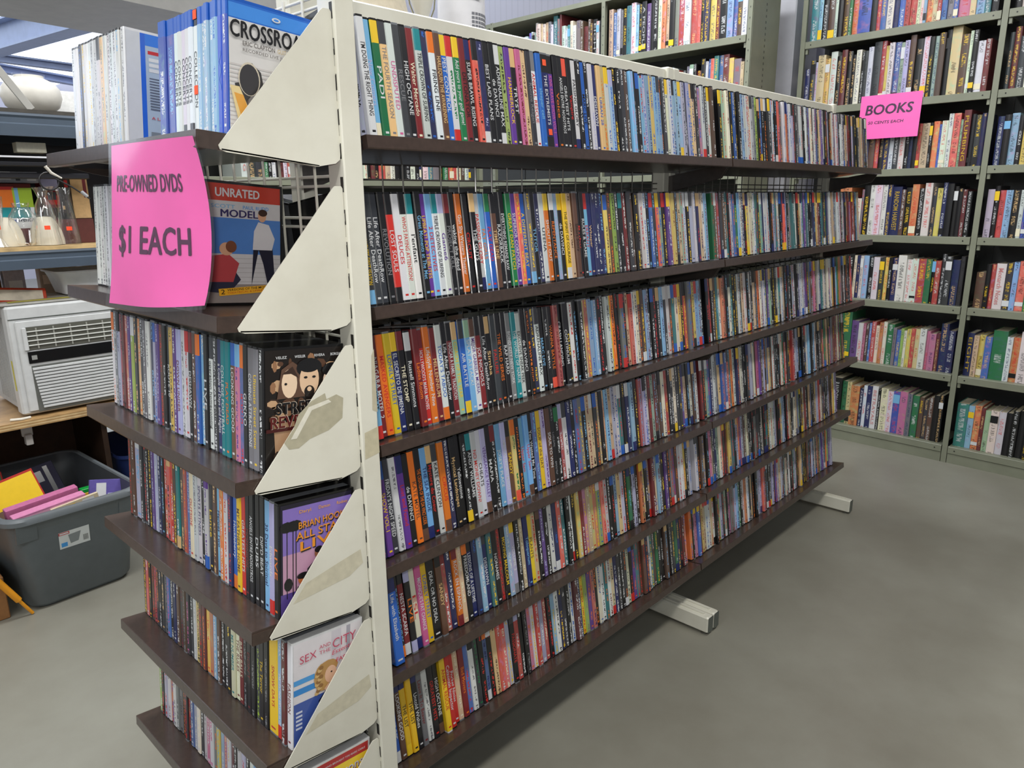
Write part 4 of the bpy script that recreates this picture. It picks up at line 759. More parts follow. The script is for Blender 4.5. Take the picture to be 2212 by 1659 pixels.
fill_shelf(MW, .46, 1.87, 1.44, 'w30 d40 d36 G18 k20 w24 k12 m26 w20 r18 w22 k26 r28 k20 c24 k16 t24 w30 n16 w22 k26 r20 o22 k16 T24 k30 m18 w24 c20 k22', 'its bare end, low bookcase behind the wire grid', g4, 70, hr=(.22, .27), wr=(.024, .044))

# ------------------------------------------------------------------ signs
def sheet(name, P, n=10, m=8, thick=.0008):
    """P(u,v)->Vector ; thin two-sided sheet"""
    return P
C3 = {(0, 0): (-1.515, .272, 1.172), (.5, 0): (-1.500, .135, 1.176), (1, 0): (-1.483, -.005, 1.190), (0, .5): (-1.497, .262, 1.292), (.5, .5): (-1.488, .125, 1.29), (1, .5): (-1.466, -.022, 1.29), (0, 1): (-1.4775, .27, 1.4195), (.5, 1): (-1.4775, .125, 1.4185), (1, 1): (-1.4775, -.018, 1.4165)}
def SP(u, v, off=0):
    def q(t): return ((1-t)*(1-2*t), 4*t*(1-t), t*(2*t-1))
    a, b2 = q(u), q(v); p = Vector((0, 0, 0))
    for i, uu in enumerate((0, .5, 1)):
        for j, vv in enumerate((0, .5, 1)): p += Vector(C3[(uu, vv)])*a[i]*b2[j]
    p.x += -off + .0022*math.sin(9*u+5*v)*(1-v); return p
def sheet_mb(F, col, off, u0=0, u1=1, v0=0, v1=1, n=14, m=12, th=.0004):
    q = MB(); pts = [F(u0+(u1-u0)*i/n, v0+(v1-v0)*j/m, off) for j in range(m+1) for i in range(n+1)] + [F(u0+(u1-u0)*i/n, v0+(v1-v0)*j/m, off-th) for j in range(m+1) for i in range(n+1)]
    N0 = (n+1)*(m+1); f = []
    for j in range(m):
        for i in range(n):
            a = j*(n+1)+i; f.append((a, a+n+1, a+n+2, a+1)); f.append((N0+a, N0+a+1, N0+a+n+2, N0+a+n+1))
    for i in range(n): f.append((i, i+1, N0+i+1, N0+i)); a = m*(n+1)+i; f.append((a+1, a, N0+a, N0+a+1))
    for j in range(m): a = j*(n+1); f.append((a+n+1, a, N0+a, N0+a+n+1)); a += n; f.append((a, a+n+1, N0+a+n+1, N0+a))
    q.mesh(pts, f, col); return q
PK = lin((250, 104, 186))
o = sheet_mb(SP, PK, .0005, .02, .99, .03, .985).build('dvd_price_sign', M_pink, smooth=True)
tag(o, 'pink PRE-OWNED DVDS sheet in a plastic sleeve hanging from the top end shelf', 'sign')
q = MB()
def st(s_, u0, u1, v0, ht):
    W0 = TXT[(s_, 2)][2]; put_text(q, s_, lambda a, b: SP(u0+(u1-u0)*a/W0, v0+ht*b/.7, .0012), lin((84, 30, 72)), 2)
st('PRE-OWNED DVDS', .11, .81, .725, .09); st('$1 EACH', .14, .84, .37, .16); tag(q.build('sign_lettering', M_ink, o), kind='stuff')
sheet_mb(SP, (1, 1, 1), .0024, -.005, 1.02, .0, 1.0).build('plastic_sleeve', M_film, o, smooth=True)
q = MB(); fl = [(-1.4765, -.0235, 1.418), (-1.462, -.030, 1.4225), (-1.440, -.0335, 1.416), (-1.4385, -.034, 1.400), (-1.452, -.033, 1.386), (-1.4655, -.031, 1.388), (-1.4775, -.0262, 1.402)]
q.face(fl, (1, 1, 1)); q.face([(x+.0006, y-.0004, z_) for x, y, z_ in fl[::-1]], (1, 1, 1)); q.build('tape_strip', M_film, o)['label'] = 'clear wrinkled tape round the shelf corner'
def BP(u, v, off=0):
    p = MR @ Vector((.338+.289*u, -.0085-off-.012*(1-v)*(.5+u*.5), 1.607+.209*v)); return p
o = sheet_mb(BP, PK, .0003, n=4, m=6).build('books_price_sign', M_pink, smooth=True)
tag(o, 'pink BOOKS 50 CENTS EACH sheet taped to a bookcase shelf edge', 'sign'); q = MB()
W0 = TXT[('BOOKS', 2)][2]; put_text(q, 'BOOKS', lambda a, b: BP(.10+.76*a/W0, .56+.22*b/.7, .0012), lin((60, 24, 60)), 2, slant=.12)
W0 = TXT[('50 CENTS EACH', True)][2]; put_text(q, '50 CENTS EACH', lambda a, b: BP(.16+.58*a/W0, .34+.065*b/.7, .0012), lin((70, 30, 66)), slant=.12); tag(q.build('sign_lettering', M_ink, o), kind='stuff')

# ------------------------------------------------------------------ lamps and purifier on the gondola's far side top shelf
zt = ZL[0]+.002
def topspot(x, yb=.335): return (x, yb, ZL[0]-(2*MID-yb)*math.tan(TL)+.006)
t = empty('table_lamp', 'shadeless brass table lamp with bulb and harp above the top rail', 'lamp', topspot(-.785, .34)); z0 = .0
q = MB(); q.lathe([(0, 0), (.05, 0), (.05, .012), (.018, .022), (.012, .06), (.022, .11), (.026, .15), (.014, .2), (.009, .225)], 20, col=lin((190, 160, 90))); q.build('base', M_chrome, t, smooth=True)
q = MB(); q.lathe([(.012, .222), (.0145, .228), (.0145, .268), (.012, .275), (0, .275)], 16, col=lin((214, 190, 120))); s_ = q.build('socket', M_chrome, t, smooth=True)
q = MB(); q.tube([(.014, 0, .25), (.024, 0, .25)], .004, 8, col=K_); q.build('switch_knob', M_plas, t)
q = MB(); q.lathe([(.011, .275), (.014, .29), (.024, .32), (.03, .345), (.028, .37), (.016, .388), (0, .392)], 18, col=lin((226, 224, 214))); q.build('bulb', M_plas, t, smooth=True)
q = MB()
for sg in (-1, 1): q.tube([(sg*.013, 0, .262), (sg*.018, 0, .28), (sg*.034, 0, .31), (sg*.042, 0, .36), (sg*.036, 0, .43), (sg*.012, 0, .475), (0, 0, .48)], .0018, 6, col=lin((200, 196, 170)))
q.build('harp', M_chrome, t, smooth=True)
t = empty('shaded_lamp', 'small table lamp with a flared beige shade beside the cream post', 'lamp', topspot(-.955, .345))
q = MB(); q.lathe([(0, 0), (.045, 0), (.045, .01), (.02, .02), (.03, .08), (.034, .13), (.012, .19), (.008, .26)], 20, col=lin((150, 130, 100))); q.build('base', M_plas, t, smooth=True)
q = MB(); q.lathe([(.112, .235), (.072, .43), (.070, .43), (.110, .235)], 32, col=lin((206, 196, 176))); q.build('lamp_shade', M_paper, t, smooth=True)
t = empty('air_purifier', 'small white tower air purifier with a grey slotted grille', 'appliance', topspot(-.665, .345), R(-8))
q = MB(); q.lathe([(0, 0), (.062, 0), (.062, .015), (.052, .02), (.054, .3), (.053, .40), (.04, .415), (0, .418)], 32, col=lin((226, 226, 232))); q.build('body', M_plas, t, smooth=True)
for j in range(9):
    q = MB()
    for i in range(8):
        a0 = R(-100+i*9.5); a1 = R(-100+(i+.78)*9.5); zz = .235+j*.0085
        q.face([(.0546*math.cos(a0), .0546*math.sin(a0), zz), (.0546*math.cos(a1), .0546*math.sin(a1), zz), (.0546*math.cos(a1), .0546*math.sin(a1), zz+.0055), (.0546*math.cos(a0), .0546*math.sin(a0), zz+.0055)], lin((120, 122, 130)))
    q.build('grille_slot', M_plas, t)
q = MB(); q.box(-.006, -.0565, .335, .014, -.0545, .345, K_); q.build('control_panel', M_plas, t)

# ------------------------------------------------------------------ industrial rack on the left with goods
YR = 2.0
SB = lin((74, 86, 100))
rk = empty('storage_rack', 'blue-grey steel storage rack with boards, holding vases and a glass shade', 'rack', (-1.25, 2.3, 0))
def radd(mb, nm, mat, **k): return mb.build(nm, mat, rk, Matrix.Translation((1.25, -2.3, 0)), **k)
for zt_, zb_ in ((1.632, 1.555), (1.176, 1.112)):
    q = MB(); q.prism([(YR+.02, zt_), (YR+.02, zb_+.002), (YR, zb_+.002), (YR, zb_+(zt_-zb_)*.52), (YR+.006, zb_+(zt_-zb_)*.58), (YR+.006, zb_+(zt_-zb_)*.8), (YR+.002, zt_-.008), (YR+.004, zt_)], 'x', -2.1, -.62, SB); radd(q, 'beam', M_steel)
    q = MB(); q.box(-2.1, YR+.55, zb_, -.62, YR+.57, zt_, SB); radd(q, 'beam', M_steel)
    q = MB(); q.box(-2.1, YR+.004, zt_+.0005, -.62, YR+.566, zt_+.013, lin((200, 170, 120)) if zt_ < 1.5 else lin((70, 66, 60))); radd(q, 'shelf_board', M_wood)
for x in (-.62, -2.14):
    for y in (YR, YR+.53):
        q = MB(); q.bbox(x, y, 0, x+.04, y+.04, 1.645, .003, SB); radd(q, 'post', M_steel)
zc = 1.36
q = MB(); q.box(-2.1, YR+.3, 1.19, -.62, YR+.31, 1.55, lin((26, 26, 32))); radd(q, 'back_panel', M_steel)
# globe shade
G0 = on_z(0, 0, 3)
t = empty('glass_lampshade', 'frosted oval glass lampshade on the rack top shelf', 'lampshade', (-1.055, 2.2, 1.645))
pr_ = [(0, .0), (.04, 0), (.058, .008), (.085, .03), (.096, .06), (.092, .09), (.075, .112), (.052, .124), (.047, .126), (.046, .134), (.043, .134)]
q = MB(); q.lathe(pr_, 36, col=lin((220, 216, 206))); q.build('globe', M_plas, t, smooth=True)
q = MB(); q.lathe([(.05, .122), (.05, .14), (.0, .146)], 24, col=lin((230, 230, 230))); q.build('fitter_ring', M_film, t, smooth=True)
q = MB(); q.bbox(-.05, -.1, 0, .11, .02, .10, .003, lin((240, 240, 238))); o = q.build('white_box', M_paper, None, Matrix.Translation((-.94, 2.36, 1.646))); tag(o, 'white carton behind the oval lampshade', 'box')
t = tag(MB(), 'x') if False else None
q = MB(); q.bbox(-.012, -.004, 0, .012, .004, .19, .001, lin((170, 168, 162))); o = q.build('steel_bar', M_steel, None, Matrix.Translation((-1.10, 2.055, 1.649)) @ Matrix.Rotation(R(-33), 4, 'Y')); tag(o, 'flat grey metal bar leaning against the oval lampshade', 'bar')
for i, (x0, z0, x1, z1) in enumerate([(-1.24, 1.655, -1.19, 1.70), (-1.24, 1.675, -1.17, 1.72)]):
    q = MB(); q.tube([(x0, 2.25, z0), (x1, 2.28, z1)], .006, 8, lin((214, 208, 190))); o = q.build('dowel_rod', M_wood); tag(o, 'pale dowel rod poking up beside the lampshade, %s' % ('lower one' if i == 0 else 'upper one'), 'rod')
# dark shelf goods between the beams: long black rail, white box, coiled cable
q = MB(); q.bbox(-1.9, 2.03, 1.46, -1.0, 2.06, 1.475, .003, lin((24, 24, 30))); q.bbox(-1.9, 2.03, 1.488, -1.0, 2.05, 1.494, .001, lin((220, 220, 226))); q.bbox(-1.9, 2.05, 1.42, -.95, 2.09, 1.44, .003, lin((30, 30, 36)))
o = q.build('curtain_rail', M_steel, rk, Matrix.Translation((1.25, -2.3, 0)))
q = MB(); q.bbox(-.045, 0, 0, .045, .05, .034, .001, lin((214, 210, 190))); o = q.build('soap_box', M_paper, rk, Matrix.Translation((-1.115+1.25, 2.07-2.3, 1.508))); 
t = empty('power_cord', 'black cord with a grey plug looped below the top beam', 'cord', (-1.06, 2.0, 1.42))
q = MB(); q.tube([(.03*math.cos(a)-.04, .0-.012, .03*math.sin(a)-.01) for a in [i*PI/8 for i in range(17)]]+[(-.02, -.012, .0), (.03, -.014, -.03), (.08, -.016, -.07)], .0028, 8, lin((30, 28, 30))); q.build('cable', M_plas, t, smooth=True)
q = MB(); q.tube([(-.045, -.014, .04), (-.03, -.014, .018), (.0, -.014, .0)], [.006, .005, .003], 8, lin((214, 208, 196))); q.build('plug', M_plas, t, smooth=True)
q = MB(); q.tube([(.055, -.018, -.045), (.072, -.018, -.062)], .006, 8, lin((170, 172, 176))); q.build('cord_clip', M_plas, t, smooth=True)
# toy boxes
def tbox(label, x0, x1, y0, y1, z0, z1, col, panels, name='toy_box'):
    q = MB(); q.bbox(x0, y0, z0, x1, y1, z1, .0012, col); o = q.build(name, M_paper); tag(o, label, 'box'); q = MB(); lv = 0
    for (a, b2, c, d, k) in panels:
        lv += 1; yy_ = y0-.0002-lv*.0001; q.face([(x0+(x1-x0)*a, yy_, z0+(z1-z0)*b2), (x0+(x1-x0)*c, yy_, z0+(z1-z0)*b2), (x0+(x1-x0)*c, yy_, z0+(z1-z0)*d), (x0+(x1-x0)*a, yy_, z0+(z1-z0)*d)], PAL[k])
    q.build('printed_panel', M_ink, o); return o
o = tbox('red and green toy truck box with a white Aventis panel', -1.245, -1.125, 2.12, 2.2, 1.19, 1.405, lin((96, 24, 20)), [(.0, .45, .55, .95, 'r'), (.1, .55, .5, .9, 'o'), (.5, .3, 1, .93, 'L'), (.55, .5, .65, .93, 's'), (.1, .28, 1, .62, 'w'), (.15, .45, .9, .62, 't'), (.1, .38, .5, .42, 'b')])
q = MB(); W0 = TXT[('Aventis', True)][2]; put_text(q, 'Aventis', lambda a, b: (-1.19+.06*a/W0, 2.1188-.0012, 1.274+.017*b/.7), lin((40, 50, 70)), True, .2); q.build('brand_lettering', M_ink, o)
q = MB(); q.tube([(-1.215, 2.1185, 1.262), (-1.215, 2.117, 1.262)], .009, 12, lin((226, 140, 90))); q.build('round_seal', M_ink, o)
tbox('dark red toy car box under a white label, behind the tall vases', -1.085, -1.03, 2.15, 2.22, 1.32, 1.432, lin((130, 20, 34)), [(.0, .55, 1, 1, 'l'), (.1, .1, .95, .4, 'r'), (.3, .25, .8, .5, 'd')])
tbox('speckled black package beside the dark red toy box', -1.028, -.99, 2.15, 2.22, 1.30, 1.432, lin((46, 40, 36)), [(.5, .7, .8, .9, 'r'), (.1, .1, .3, .2, 'T')])
tbox('tan carton at the rack back, partly behind the pink sign', -.988, -.93, 2.15, 2.22, 1.28, 1.432, lin((204, 168, 118)), [(.7, .5, .9, .95, 'm')])
tbox('silver display tray with clear toys above the truck box', -1.235, -1.095, 2.13, 2.2, 1.407, 1.445, lin((160, 162, 170)), [(.0, .3, .4, 1, 'w'), (.5, .2, .6, .8, 'd'), (.75, .2, .95, .9, 'w')], 'display_tray')
tbox('dark red carton resting beneath the speckled package', -1.12, -.93, 2.14, 2.23, 1.19, 1.278, lin((88, 40, 36)), [(.1, .2, .4, .8, 'm')])
# vases
def vase(label, x, y, prof, n=28, sticker=None):
    t = empty('glass_vase', label, 'vase', (x, y, 1.1905)); q = MB(); q.lathe(prof, n, col=(1, 1, 1)); q.build('glass_body', M_glass, t, smooth=True)
    if sticker:
        q = MB(); r_, z_ = sticker; q.bbox(-.009, -r_-.002, z_, .009, -r_-.001, z_+.014, .0003, lin((250, 80, 40))); o = q.build('price_sticker', M_paper, t, Matrix.Rotation(R(-12), 4, 'Z'))
V1 = [(0, .002), (.036, .002), (.040, .012), (.024, .04), (.020, .07), (.030, .11), (.034, .125), (.028, .14), (.031, .155)]
vase('squat clear glass vase with a wide lip, in front of the truck box', -1.185, 2.045, [(0, .002), (.022, .002), (.034, .012), (.040, .045), (.046, .075), (.040, .105), (.028, .122), (.024, .135), (.028, .148)])
vase('tall clear bell-shaped vase, its base flared, middle of the vases', -1.11, 2.065, [(0, .002), (.044, .002), (.042, .02), (.036, .06), (.033, .10), (.026, .14), (.014, .165), (.022, .19), (.028, .2)], sticker=(.040, .055))
vase('tall clear tapering vase with a faint red sticker, beside the white cases', -1.045, 2.05, [(0, .002), (.036, .002), (.033, .05), (.028, .1), (.022, .15), (.02, .175), (.026, .2)], sticker=(.034, .05))
vase('tall clear vase standing behind the bell-shaped and tapering vases', -1.075, 2.125, [(0, .002), (.03, .002), (.031, .06), (.028, .12), (.016, .165), (.02, .195), (.027, .205)])
vase('clear fluted vase cut off by the picture edge', -1.262, 2.05, [(0, .002), (.03, .002), (.012, .03), (.018, .08), (.026, .14), (.028, .17)], sticker=(.018, .06))
for i, (x, y, r_, lab) in enumerate([(-1.225, 2.17, .05, 'cream glass lampshade bowl behind the squat vase'), (-1.10, 2.16, .055, 'cream ceramic bowl turned upside down behind the bell vase'), (-1.35, 2.16, .06, 'cream lampshade by the fluted vase')]):
    q = MB(); q.lathe([(r_, .0), (r_*1.0, .02), (r_*.9, .05), (r_*.62, .085), (r_*.4, .098), (0, .1)], 28, col=lin((226, 218, 196))); o = q.build('cream_bowl', M_plas, None, Matrix.Translation((x, 2.1+.0, 1.1905)) if i != 1 else Matrix.Translation((x-.005, 2.1, 1.1905)), smooth=True); tag(o, lab, 'bowl'); o.location.y = 2.1 if i else 2.1
# plywood shelf and air conditioner
q = MB()
for i in range(5): q.box(-2.1, YR, .558+i*.005, -.45, YR+.6, .5629+i*.005, lin((214, 186, 138)) if i % 2 else lin((176, 140, 92)))
o = q.build('plywood_shelf', M_wood); tag(o, 'plywood shelf holding the air conditioner, layered pale edge', 'shelf')
q = MB(); q.bbox(-1.29, 2.10, .50, -1.255, 2.115, .5575, .002, lin((226, 224, 220))); q.bbox(-1.285, 2.08, .47, -1.262, 2.11, .51, .002, lin((226, 224, 220))); q.build('shelf_bracket', M_steel, o)
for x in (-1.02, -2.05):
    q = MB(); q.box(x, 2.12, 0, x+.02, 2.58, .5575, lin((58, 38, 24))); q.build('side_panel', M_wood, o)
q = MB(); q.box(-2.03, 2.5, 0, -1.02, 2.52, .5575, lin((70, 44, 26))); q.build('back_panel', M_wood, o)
AX0, AX1, AY, AZ0, AZ1 = -1.288, -.80, 2.03, .592, .985
ac = empty('air_conditioner', 'white window air conditioner with louvred front on the plywood shelf', 'appliance', (-1.05, 2.2, AZ0)); WH = lin((206, 208, 208))
def aadd(mb, nm, mat, **k): return mb.build(nm, mat, ac, Matrix.Translation((1.05, -2.2, -AZ0)), **k)
q = MB(); q.bbox(AX0+.012, AY+.06, AZ0+.004, AX1-.012, AY+.42, AZ1-.006, .006, lin((190, 192, 192))); aadd(q, 'cabinet', M_plas)
q = MB(); q.bbox(AX0, AY+.012, AZ0, AX1, AY+.075, AZ1, .007, WH); fr = aadd(q, 'front_panel', M_plas)
q = MB(); q.bbox(AX0+.022, AY+.004, AZ0+.012, AX1-.022, AY+.0125, AZ1-.052, .003, WH); aadd(q, 'front_bezel', M_plas)
q = MB(); q.box(AX0+.004, AY+.0105, AZ1-.046, AX1-.004, AY+.0118, AZ1-.043, lin((90, 96, 92))); aadd(q, 'panel_seam', M_plas)
q = MB(); q.bbox(AX0+.04, AY+.0024, AZ1-.158, AX1-.05, AY+.0045, AZ1-.075, .001, lin((92, 92, 84))); aadd(q, 'vent_recess', M_plas)
for i in range(4):
    z0 = AZ1-.093-i*.0165; q = MB(); q.bbox(AX0+.052, AY-.002, z0, AX1-.055, AY+.002, z0+.0035, .0006, lin((218, 220, 214))); aadd(q, 'vent_bar', M_plas)
for i in range(7):
    x = AX0+.08+i*.055; q = MB(); q.bbox(x, AY-.0005, AZ1-.155, x+.005, AY+.003, AZ1-.08, .0006, lin((150, 150, 142)), M=None); aadd(q, 'vent_fin', M_plas)
q = MB(); q.bbox(AX0+.038, AY-.003, AZ1-.158, AX0+.052, AY+.004, AZ1-.075, .002, WH); aadd(q, 'vent_end', M_plas)
q = MB(); q.bbox(AX0+.045, AY+.0, AZ1-.206, AX1-.045, AY+.0045, AZ1-.163, .001, lin((14, 16, 18))); cp_ = aadd(q, 'control_strip', M_case)
q = MB(); q.box(AX0+.055, AY-.0006, AZ1-.193, AX0+.072, AY-.0001, AZ1-.177, lin((150, 152, 148))); aadd(q, 'badge', M_ink)
for i in range(13):
    z0 = AZ1-.222-i*.0118; q = MB(); q.prism([(AY+.0042, z0), (AY-.0025, z0-.002), (AY-.0025, z0-.0085), (AY+.0042, z0-.0095)][::1], 'x', AX0+.052+i*.0012, AX1-.05, WH); aadd(q, 'louver_slat', M_plas)
q = MB(); q.box(AX0+.05, AY+.0028, AZ1-.385, AX1-.05, AY+.0041, AZ1-.215, lin((100, 102, 98))); aadd(q, 'louver_recess', M_plas)
for i in range(14):
    y = AY+.10+i*.016; q = MB(); q.bbox(AX0+.0095, y, AZ0+.03, AX0+.0125, y+.009, AZ1-.05, .0008, lin((176, 178, 178))); aadd(q, 'side_fin', M_plas)
q = MB(); q.box(AX0-.0006, AY+.03, AZ0+.09, AX0-.0001, AY+.045, AZ0+.2, lin((206, 196, 60))); aadd(q, 'energy_label', M_paper)
q = MB(); q.tube([(-1.33, 2.035, .588), (-1.30, 2.02, .588), (-1.27, 2.024, .588)], .005, 8, lin((220, 216, 204))); o = q.build('white_cable', M_plas, smooth=True); tag(o, 'short white cable lying at the air conditioner corner', 'cable')
# things on the air conditioner
za = AZ1
q = MB(); q.bbox(-1.42, 2.06, za+.002, -.98, 2.3, za+.012, .002, lin((190, 188, 182))); q.bbox(-1.27, 2.058, za+.0125, -1.0, 2.08, za+.016, .001, lin((170, 160, 70))); o = q.build('packaged_tray', M_plas); tag(o, 'flat shrink-wrapped tray lying on the air conditioner', 'tray')
q = MB(); M_ = Matrix.Translation((-1.33, 2.12, za+.018)) @ Matrix.Rotation(R(6), 4, 'Y') @ Matrix.Rotation(R(-24), 4, 'X')
q.bbox(0, 0, .0, .20, .012, .055, .002, lin((200, 66, 30)), M=M_); q.box(.012, -.001, .006, .188, .0, .046, lin((226, 216, 196)), M=M_); o = q.build('framed_picture', M_wood); tag(o, 'orange-red picture frame leaning on the tray above the air conditioner', 'frame')
t = empty('plastic_tub', 'shallow white plastic tub with a flared rim atop the air conditioner', 'tub', (-.965, 2.20, za+.018))
q = MB()
def rr_ring(wx, wy, r_, z, n=6):
    out = []
    for cx_, cy_, a0 in ((wx-r_, wy-r_, 0), (-wx+r_, wy-r_, 90), (-wx+r_, -wy+r_, 180), (wx-r_, -wy+r_, 270)):
        for i in range(n+1): a = R(a0+90*i/n); out.append((cx_+r_*math.cos(a), cy_+r_*math.sin(a), z))
    return out
def loft(q, rings, col, capb=True):
    n = len(rings[0]); pts = [p for r_ in rings for p in r_]; f = [(i*n+k, i*n+(k+1) % n, (i+1)*n+(k+1) % n, (i+1)*n+k) for i in range(len(rings)-1) for k in range(n)]
    if capb: f.append(tuple(range(n-1, -1, -1)))
    q.mesh(pts, f, col)
loft(q, [rr_ring(.10, .08, .02, 0), rr_ring(.115, .095, .025, .06), rr_ring(.125, .105, .028, .085), rr_ring(.133, .112, .03, .088), rr_ring(.133, .112, .03, .082), rr_ring(.13, .11, .03, .08)], lin((232, 234, 236))); q.build('tub_body', M_plas, t, smooth=True)
loft2 = MB(); loft(loft2, [rr_ring(.097, .077, .02, .004), rr_ring(.112, .092, .024, .06), rr_ring(.122, .102, .027, .084)], lin((200, 202, 206))); loft2.build('tub_lining', M_plas, t, smooth=True)
# clutter on the shelf behind the air conditioner
cl = [(-1.245, 2.36, .06, .05, lin((120, 84, 40)), 'amber bottle carton behind the picture frame'), (-1.17, 2.36, .07, .075, lin((206, 200, 210)), 'white and blue packet behind the picture frame'), (-1.06, 2.36, .05, .09, lin((196, 172, 150)), 'pinkish packet standing behind the tray'), (-.99, 2.36, .08, .08, lin((70, 50, 36)), 'dark brown pouch behind the plastic tub'), (-.88, 2.38, .06, .09, lin((214, 214, 218)), 'small white carton behind the plastic tub')]
for (x, y, wd, ht, c, lab) in cl:
    q = MB(); q.bbox(-wd/2, 0, 0, wd/2, .05, ht+.06, .003, c); q.box(-wd*.3, -.0006, ht*.5, wd*.35, -.0002, ht*.9, tuple(min(1, v*1.7+.03) for v in c)); o = q.build('packet', M_paper, None, Matrix.Translation((x, y, za-.004))); tag(o, lab, 'packet')
# tote with books
tt = empty('storage_tote', 'grey plastic tote with a white label, filled with books, under the plywood shelf', 'tote', (-1.278, 1.975, 0), R(3)); TG = lin((98, 106, 110))
q = MB(); loft(q, [rr_ring(.155, .25, .05, .002), rr_ring(.17, .265, .06, .02), rr_ring(.192, .3, .06, .26), rr_ring(.198, .31, .06, .30), rr_ring(.204, .318, .06, .352)], TG); q.build('tub_body', M_plas, tt, smooth=True)
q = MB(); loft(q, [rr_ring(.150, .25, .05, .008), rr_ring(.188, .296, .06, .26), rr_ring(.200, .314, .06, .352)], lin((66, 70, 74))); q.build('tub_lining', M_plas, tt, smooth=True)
q = MB(); loft(q, [rr_ring(.200, .314, .06, .352), rr_ring(.203, .317, .06, .358), rr_ring(.213, .328, .065, .358), rr_ring(.219, .334, .068, .35), rr_ring(.219, .334, .068, .335), rr_ring(.205, .32, .06, .335)], lin((104, 110, 114)), False); q.build('rim', M_plas, tt, smooth=True)
def side_y(z): return -(.265+(.300-.265)*(z-.02)/.24)
q = MB(); q.prism([(side_y(.27)-.004, .27), (side_y(.27)-.022, .335), (side_y(.3), .335), (side_y(.27)+.01, .27)], 'x', -.185, -.125, TG); q.prism([(side_y(.30)-.004, .30), (side_y(.30)-.02, .336), (side_y(.3), .336), (side_y(.3)+.01, .30)], 'x', -.125, .13, TG); q.prism([(side_y(.27)-.004, .27), (side_y(.27)-.022, .335), (side_y(.3), .335), (side_y(.27)+.01, .27)], 'x', .13, .185, TG); q.build('handle', M_plas, tt)
q = MB(); ya, yb = side_y(.205)-.0015, side_y(.265)-.0015
def LPt(u, v, o_=0): return (-.065+.095*u, ya+(yb-ya)*v-o_, .203+.062*v)
def lrect(u0, v0, u1, v1, c, o_): q.face([LPt(u0, v0, o_), LPt(u1, v0, o_), LPt(u1, v1, o_), LPt(u0, v1, o_)], c)
lrect(0, 0, 1, 1, lin((214, 220, 220)), 0); lrect(.0, .82, .35, .98, lin((196, 60, 60)), .0002); lrect(.03, .86, .32, .94, W_, .0004); q.face([LPt(.3, .75, .0002), LPt(.36, .2, .0002), LPt(.62, .25, .0002), LPt(.72, .8, .0002)], lin((130, 138, 140))); lrect(.06, .1, .26, .35, lin((60, 150, 220)), .0002)
for i in range(8): lrect(.78+.022*i, .15, .79+.022*i, .5, K_, .0002)
q.build('label', M_ink, tt)['label'] = 'white printed product label with barcode'
TM = Matrix.Translation((-1.278, 1.975, 0)) @ Matrix.Rotation(R(3), 4, 'Z')
def slab(name, label, cat, M, sx, sy_, sz, col, pan=[], mat=M_paper):
    q = MB(); q.bbox(-sx/2, -sy_/2, 0, sx/2, sy_/2, sz, .0015, col); o = q.build(name, mat, None, TM @ M); tag(o, label, cat); q = MB()
    for i, (a, b2, c, d, k) in enumerate(pan):
        y_ = -sy_/2-.0003-i*.0002; q.face([(sx*(a-.5), y_, sz*b2), (sx*(c-.5), y_, sz*b2), (sx*(c-.5), y_, sz*d), (sx*(a-.5), y_, sz*d)], PAL[k] if isinstance(k, str) else k)
    if pan: q.build('printed_panel', M_ink, o)
    return o
T_ = Matrix.Translation; RX = lambda a: Matrix.Rotation(R(a), 4, 'X'); RY = lambda a: Matrix.Rotation(R(a), 4, 'Y')
slab('picture_book', 'yellow and red picture book leaning in the tote', 'book', T_((-.065, -.06, .14)) @ RX(-22) @ RY(-10), .19, .012, .27, lin((180, 40, 30)), [(.03, .03, .97, .97, 'y'), (.12, .1, .6, .62, lin((110, 84, 70))), (.2, .12, .5, .5, 'k')])
slab('picture_book', 'dark blue book leaning at the tote back', 'book', T_((.05, .10, .14)) @ RX(-28) @ RY(-8), .16, .016, .24, lin((26, 24, 52)), [(.5, .72, .68, .9, 'g'), (.75, .5, .85, .95, 'd')])
slab('board_game', 'pink game box lying on edge at the tote front', 'box', T_((-.045, -.235, .125)) @ RX(5) @ RY(-5), .22, .035, .235, lin((206, 130, 170)), [(0, .85, 1, .97, lin((226, 170, 196)))])
slab('board_game', 'second pink game box pressed behind the front one', 'box', T_((-.050, -.190, .13)) @ RX(5) @ RY(-5), .22, .03, .245, lin((186, 104, 146)))
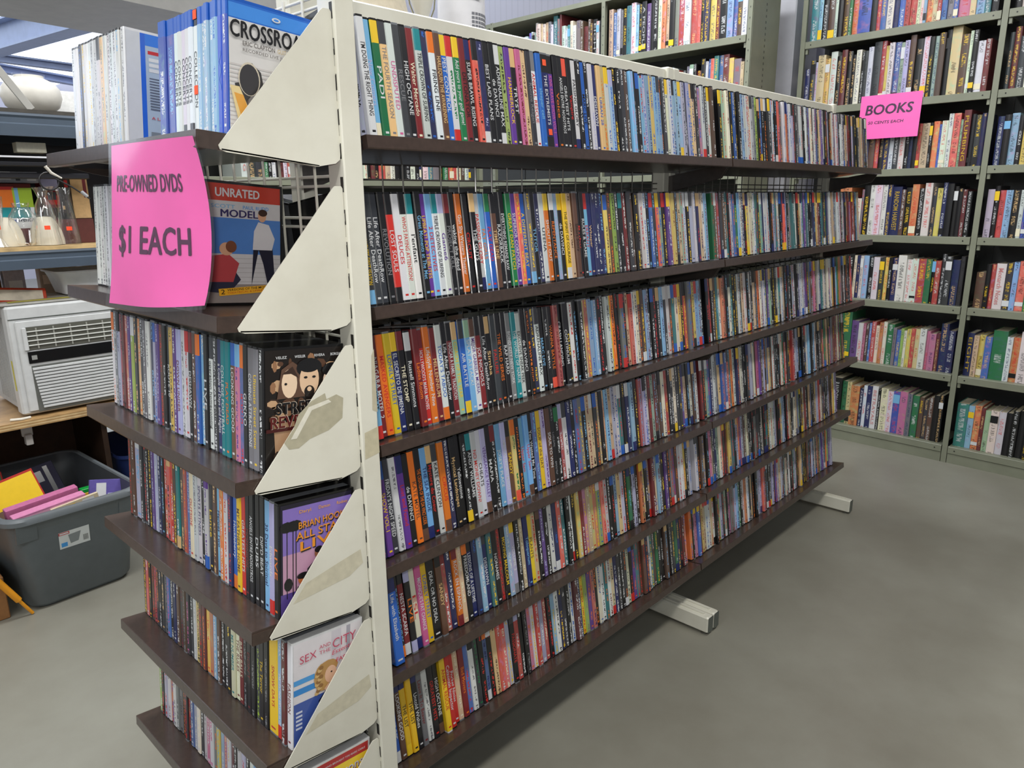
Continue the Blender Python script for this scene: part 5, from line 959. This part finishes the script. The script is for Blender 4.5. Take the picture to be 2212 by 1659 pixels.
slab('magazine', 'beige magazine with a barcode tucked before the pink boxes', 'magazine', T_((.03, -.262, .13)) @ RX(3) @ RY(-6), .15, .01, .225, lin((206, 190, 160)), [(.65, .82, .9, .97, 'w'), (.1, .85, .3, .97, 'r'), (.35, .88, .5, .97, 'y')])
slab('picture_book', 'violet picture book with white swirls beside the pink boxes', 'book', T_((.095, -.215, .125)) @ RX(-14) @ RY(14), .11, .012, .245, lin((96, 84, 160)), [(.2, .75, .5, .95, 'w'), (.55, .6, .8, .8, 'l')])
slab('toy_brick', 'green toy block on a yellow one in the tote', 'toy', T_((.115, -.07, .30)), .045, .03, .014, lin((20, 150, 60)), mat=M_plas)
slab('toy_block', 'yellow toy block under the green one in the tote', 'toy', T_((.115, -.07, .284)), .045, .03, .0155, lin((230, 180, 40)), mat=M_plas)
slab('picture_book', 'red and green card lying at the tote far corner', 'book', T_((-.12, .20, .16)) @ RX(-20), .12, .012, .20, lin((170, 36, 30)), [(.5, .5, .95, .95, 'G'), (.1, .6, .4, .9, 'y')])
slab('book_stack', 'heap of unseen books filling the tote base', 'books', T_((0, 0, .012)), .28, .44, .115, lin((70, 60, 56)))
# blue tote behind
t = empty('blue_tote', 'dark blue bin in the shade behind the grey tote', 'bin', (-.83, 2.25, 0))
q = MB(); loft(q, [rr_ring(.12, .16, .04, .002), rr_ring(.15, .19, .05, .34), rr_ring(.16, .2, .05, .35), rr_ring(.16, .2, .05, .335)], lin((30, 44, 90))); q.build('bin_body', M_plas, t, smooth=True)
# yellow stick and carton
q = MB(); q.bbox(-.42, 0, 0, 0, .36, .15, .003, lin((150, 104, 60))); o = q.build('brown_carton', M_paper, None, Matrix.Translation((-1.488, 1.73, 0))); tag(o, 'plain brown carton on the floor beside the tote', 'box')
t = empty('yellow_pole', 'yellow two-piece pole leaning by the grey tote with its tip on the floor', 'pole', (-1.432, 1.70, .004))
A_ = Vector((0, 0, 0)); D_ = Vector((-.115, -.02, .225)).normalized()
q = MB(); q.tube([A_, A_+D_*.075], [.005, .0055], 10, lin((240, 160, 30))); q.build('tip', M_plas, t, smooth=True)
q = MB(); q.tube([A_+D_*.072, A_+D_*.45], .0105, 12, lin((240, 160, 30))); q.build('shaft', M_plas, t, smooth=True)
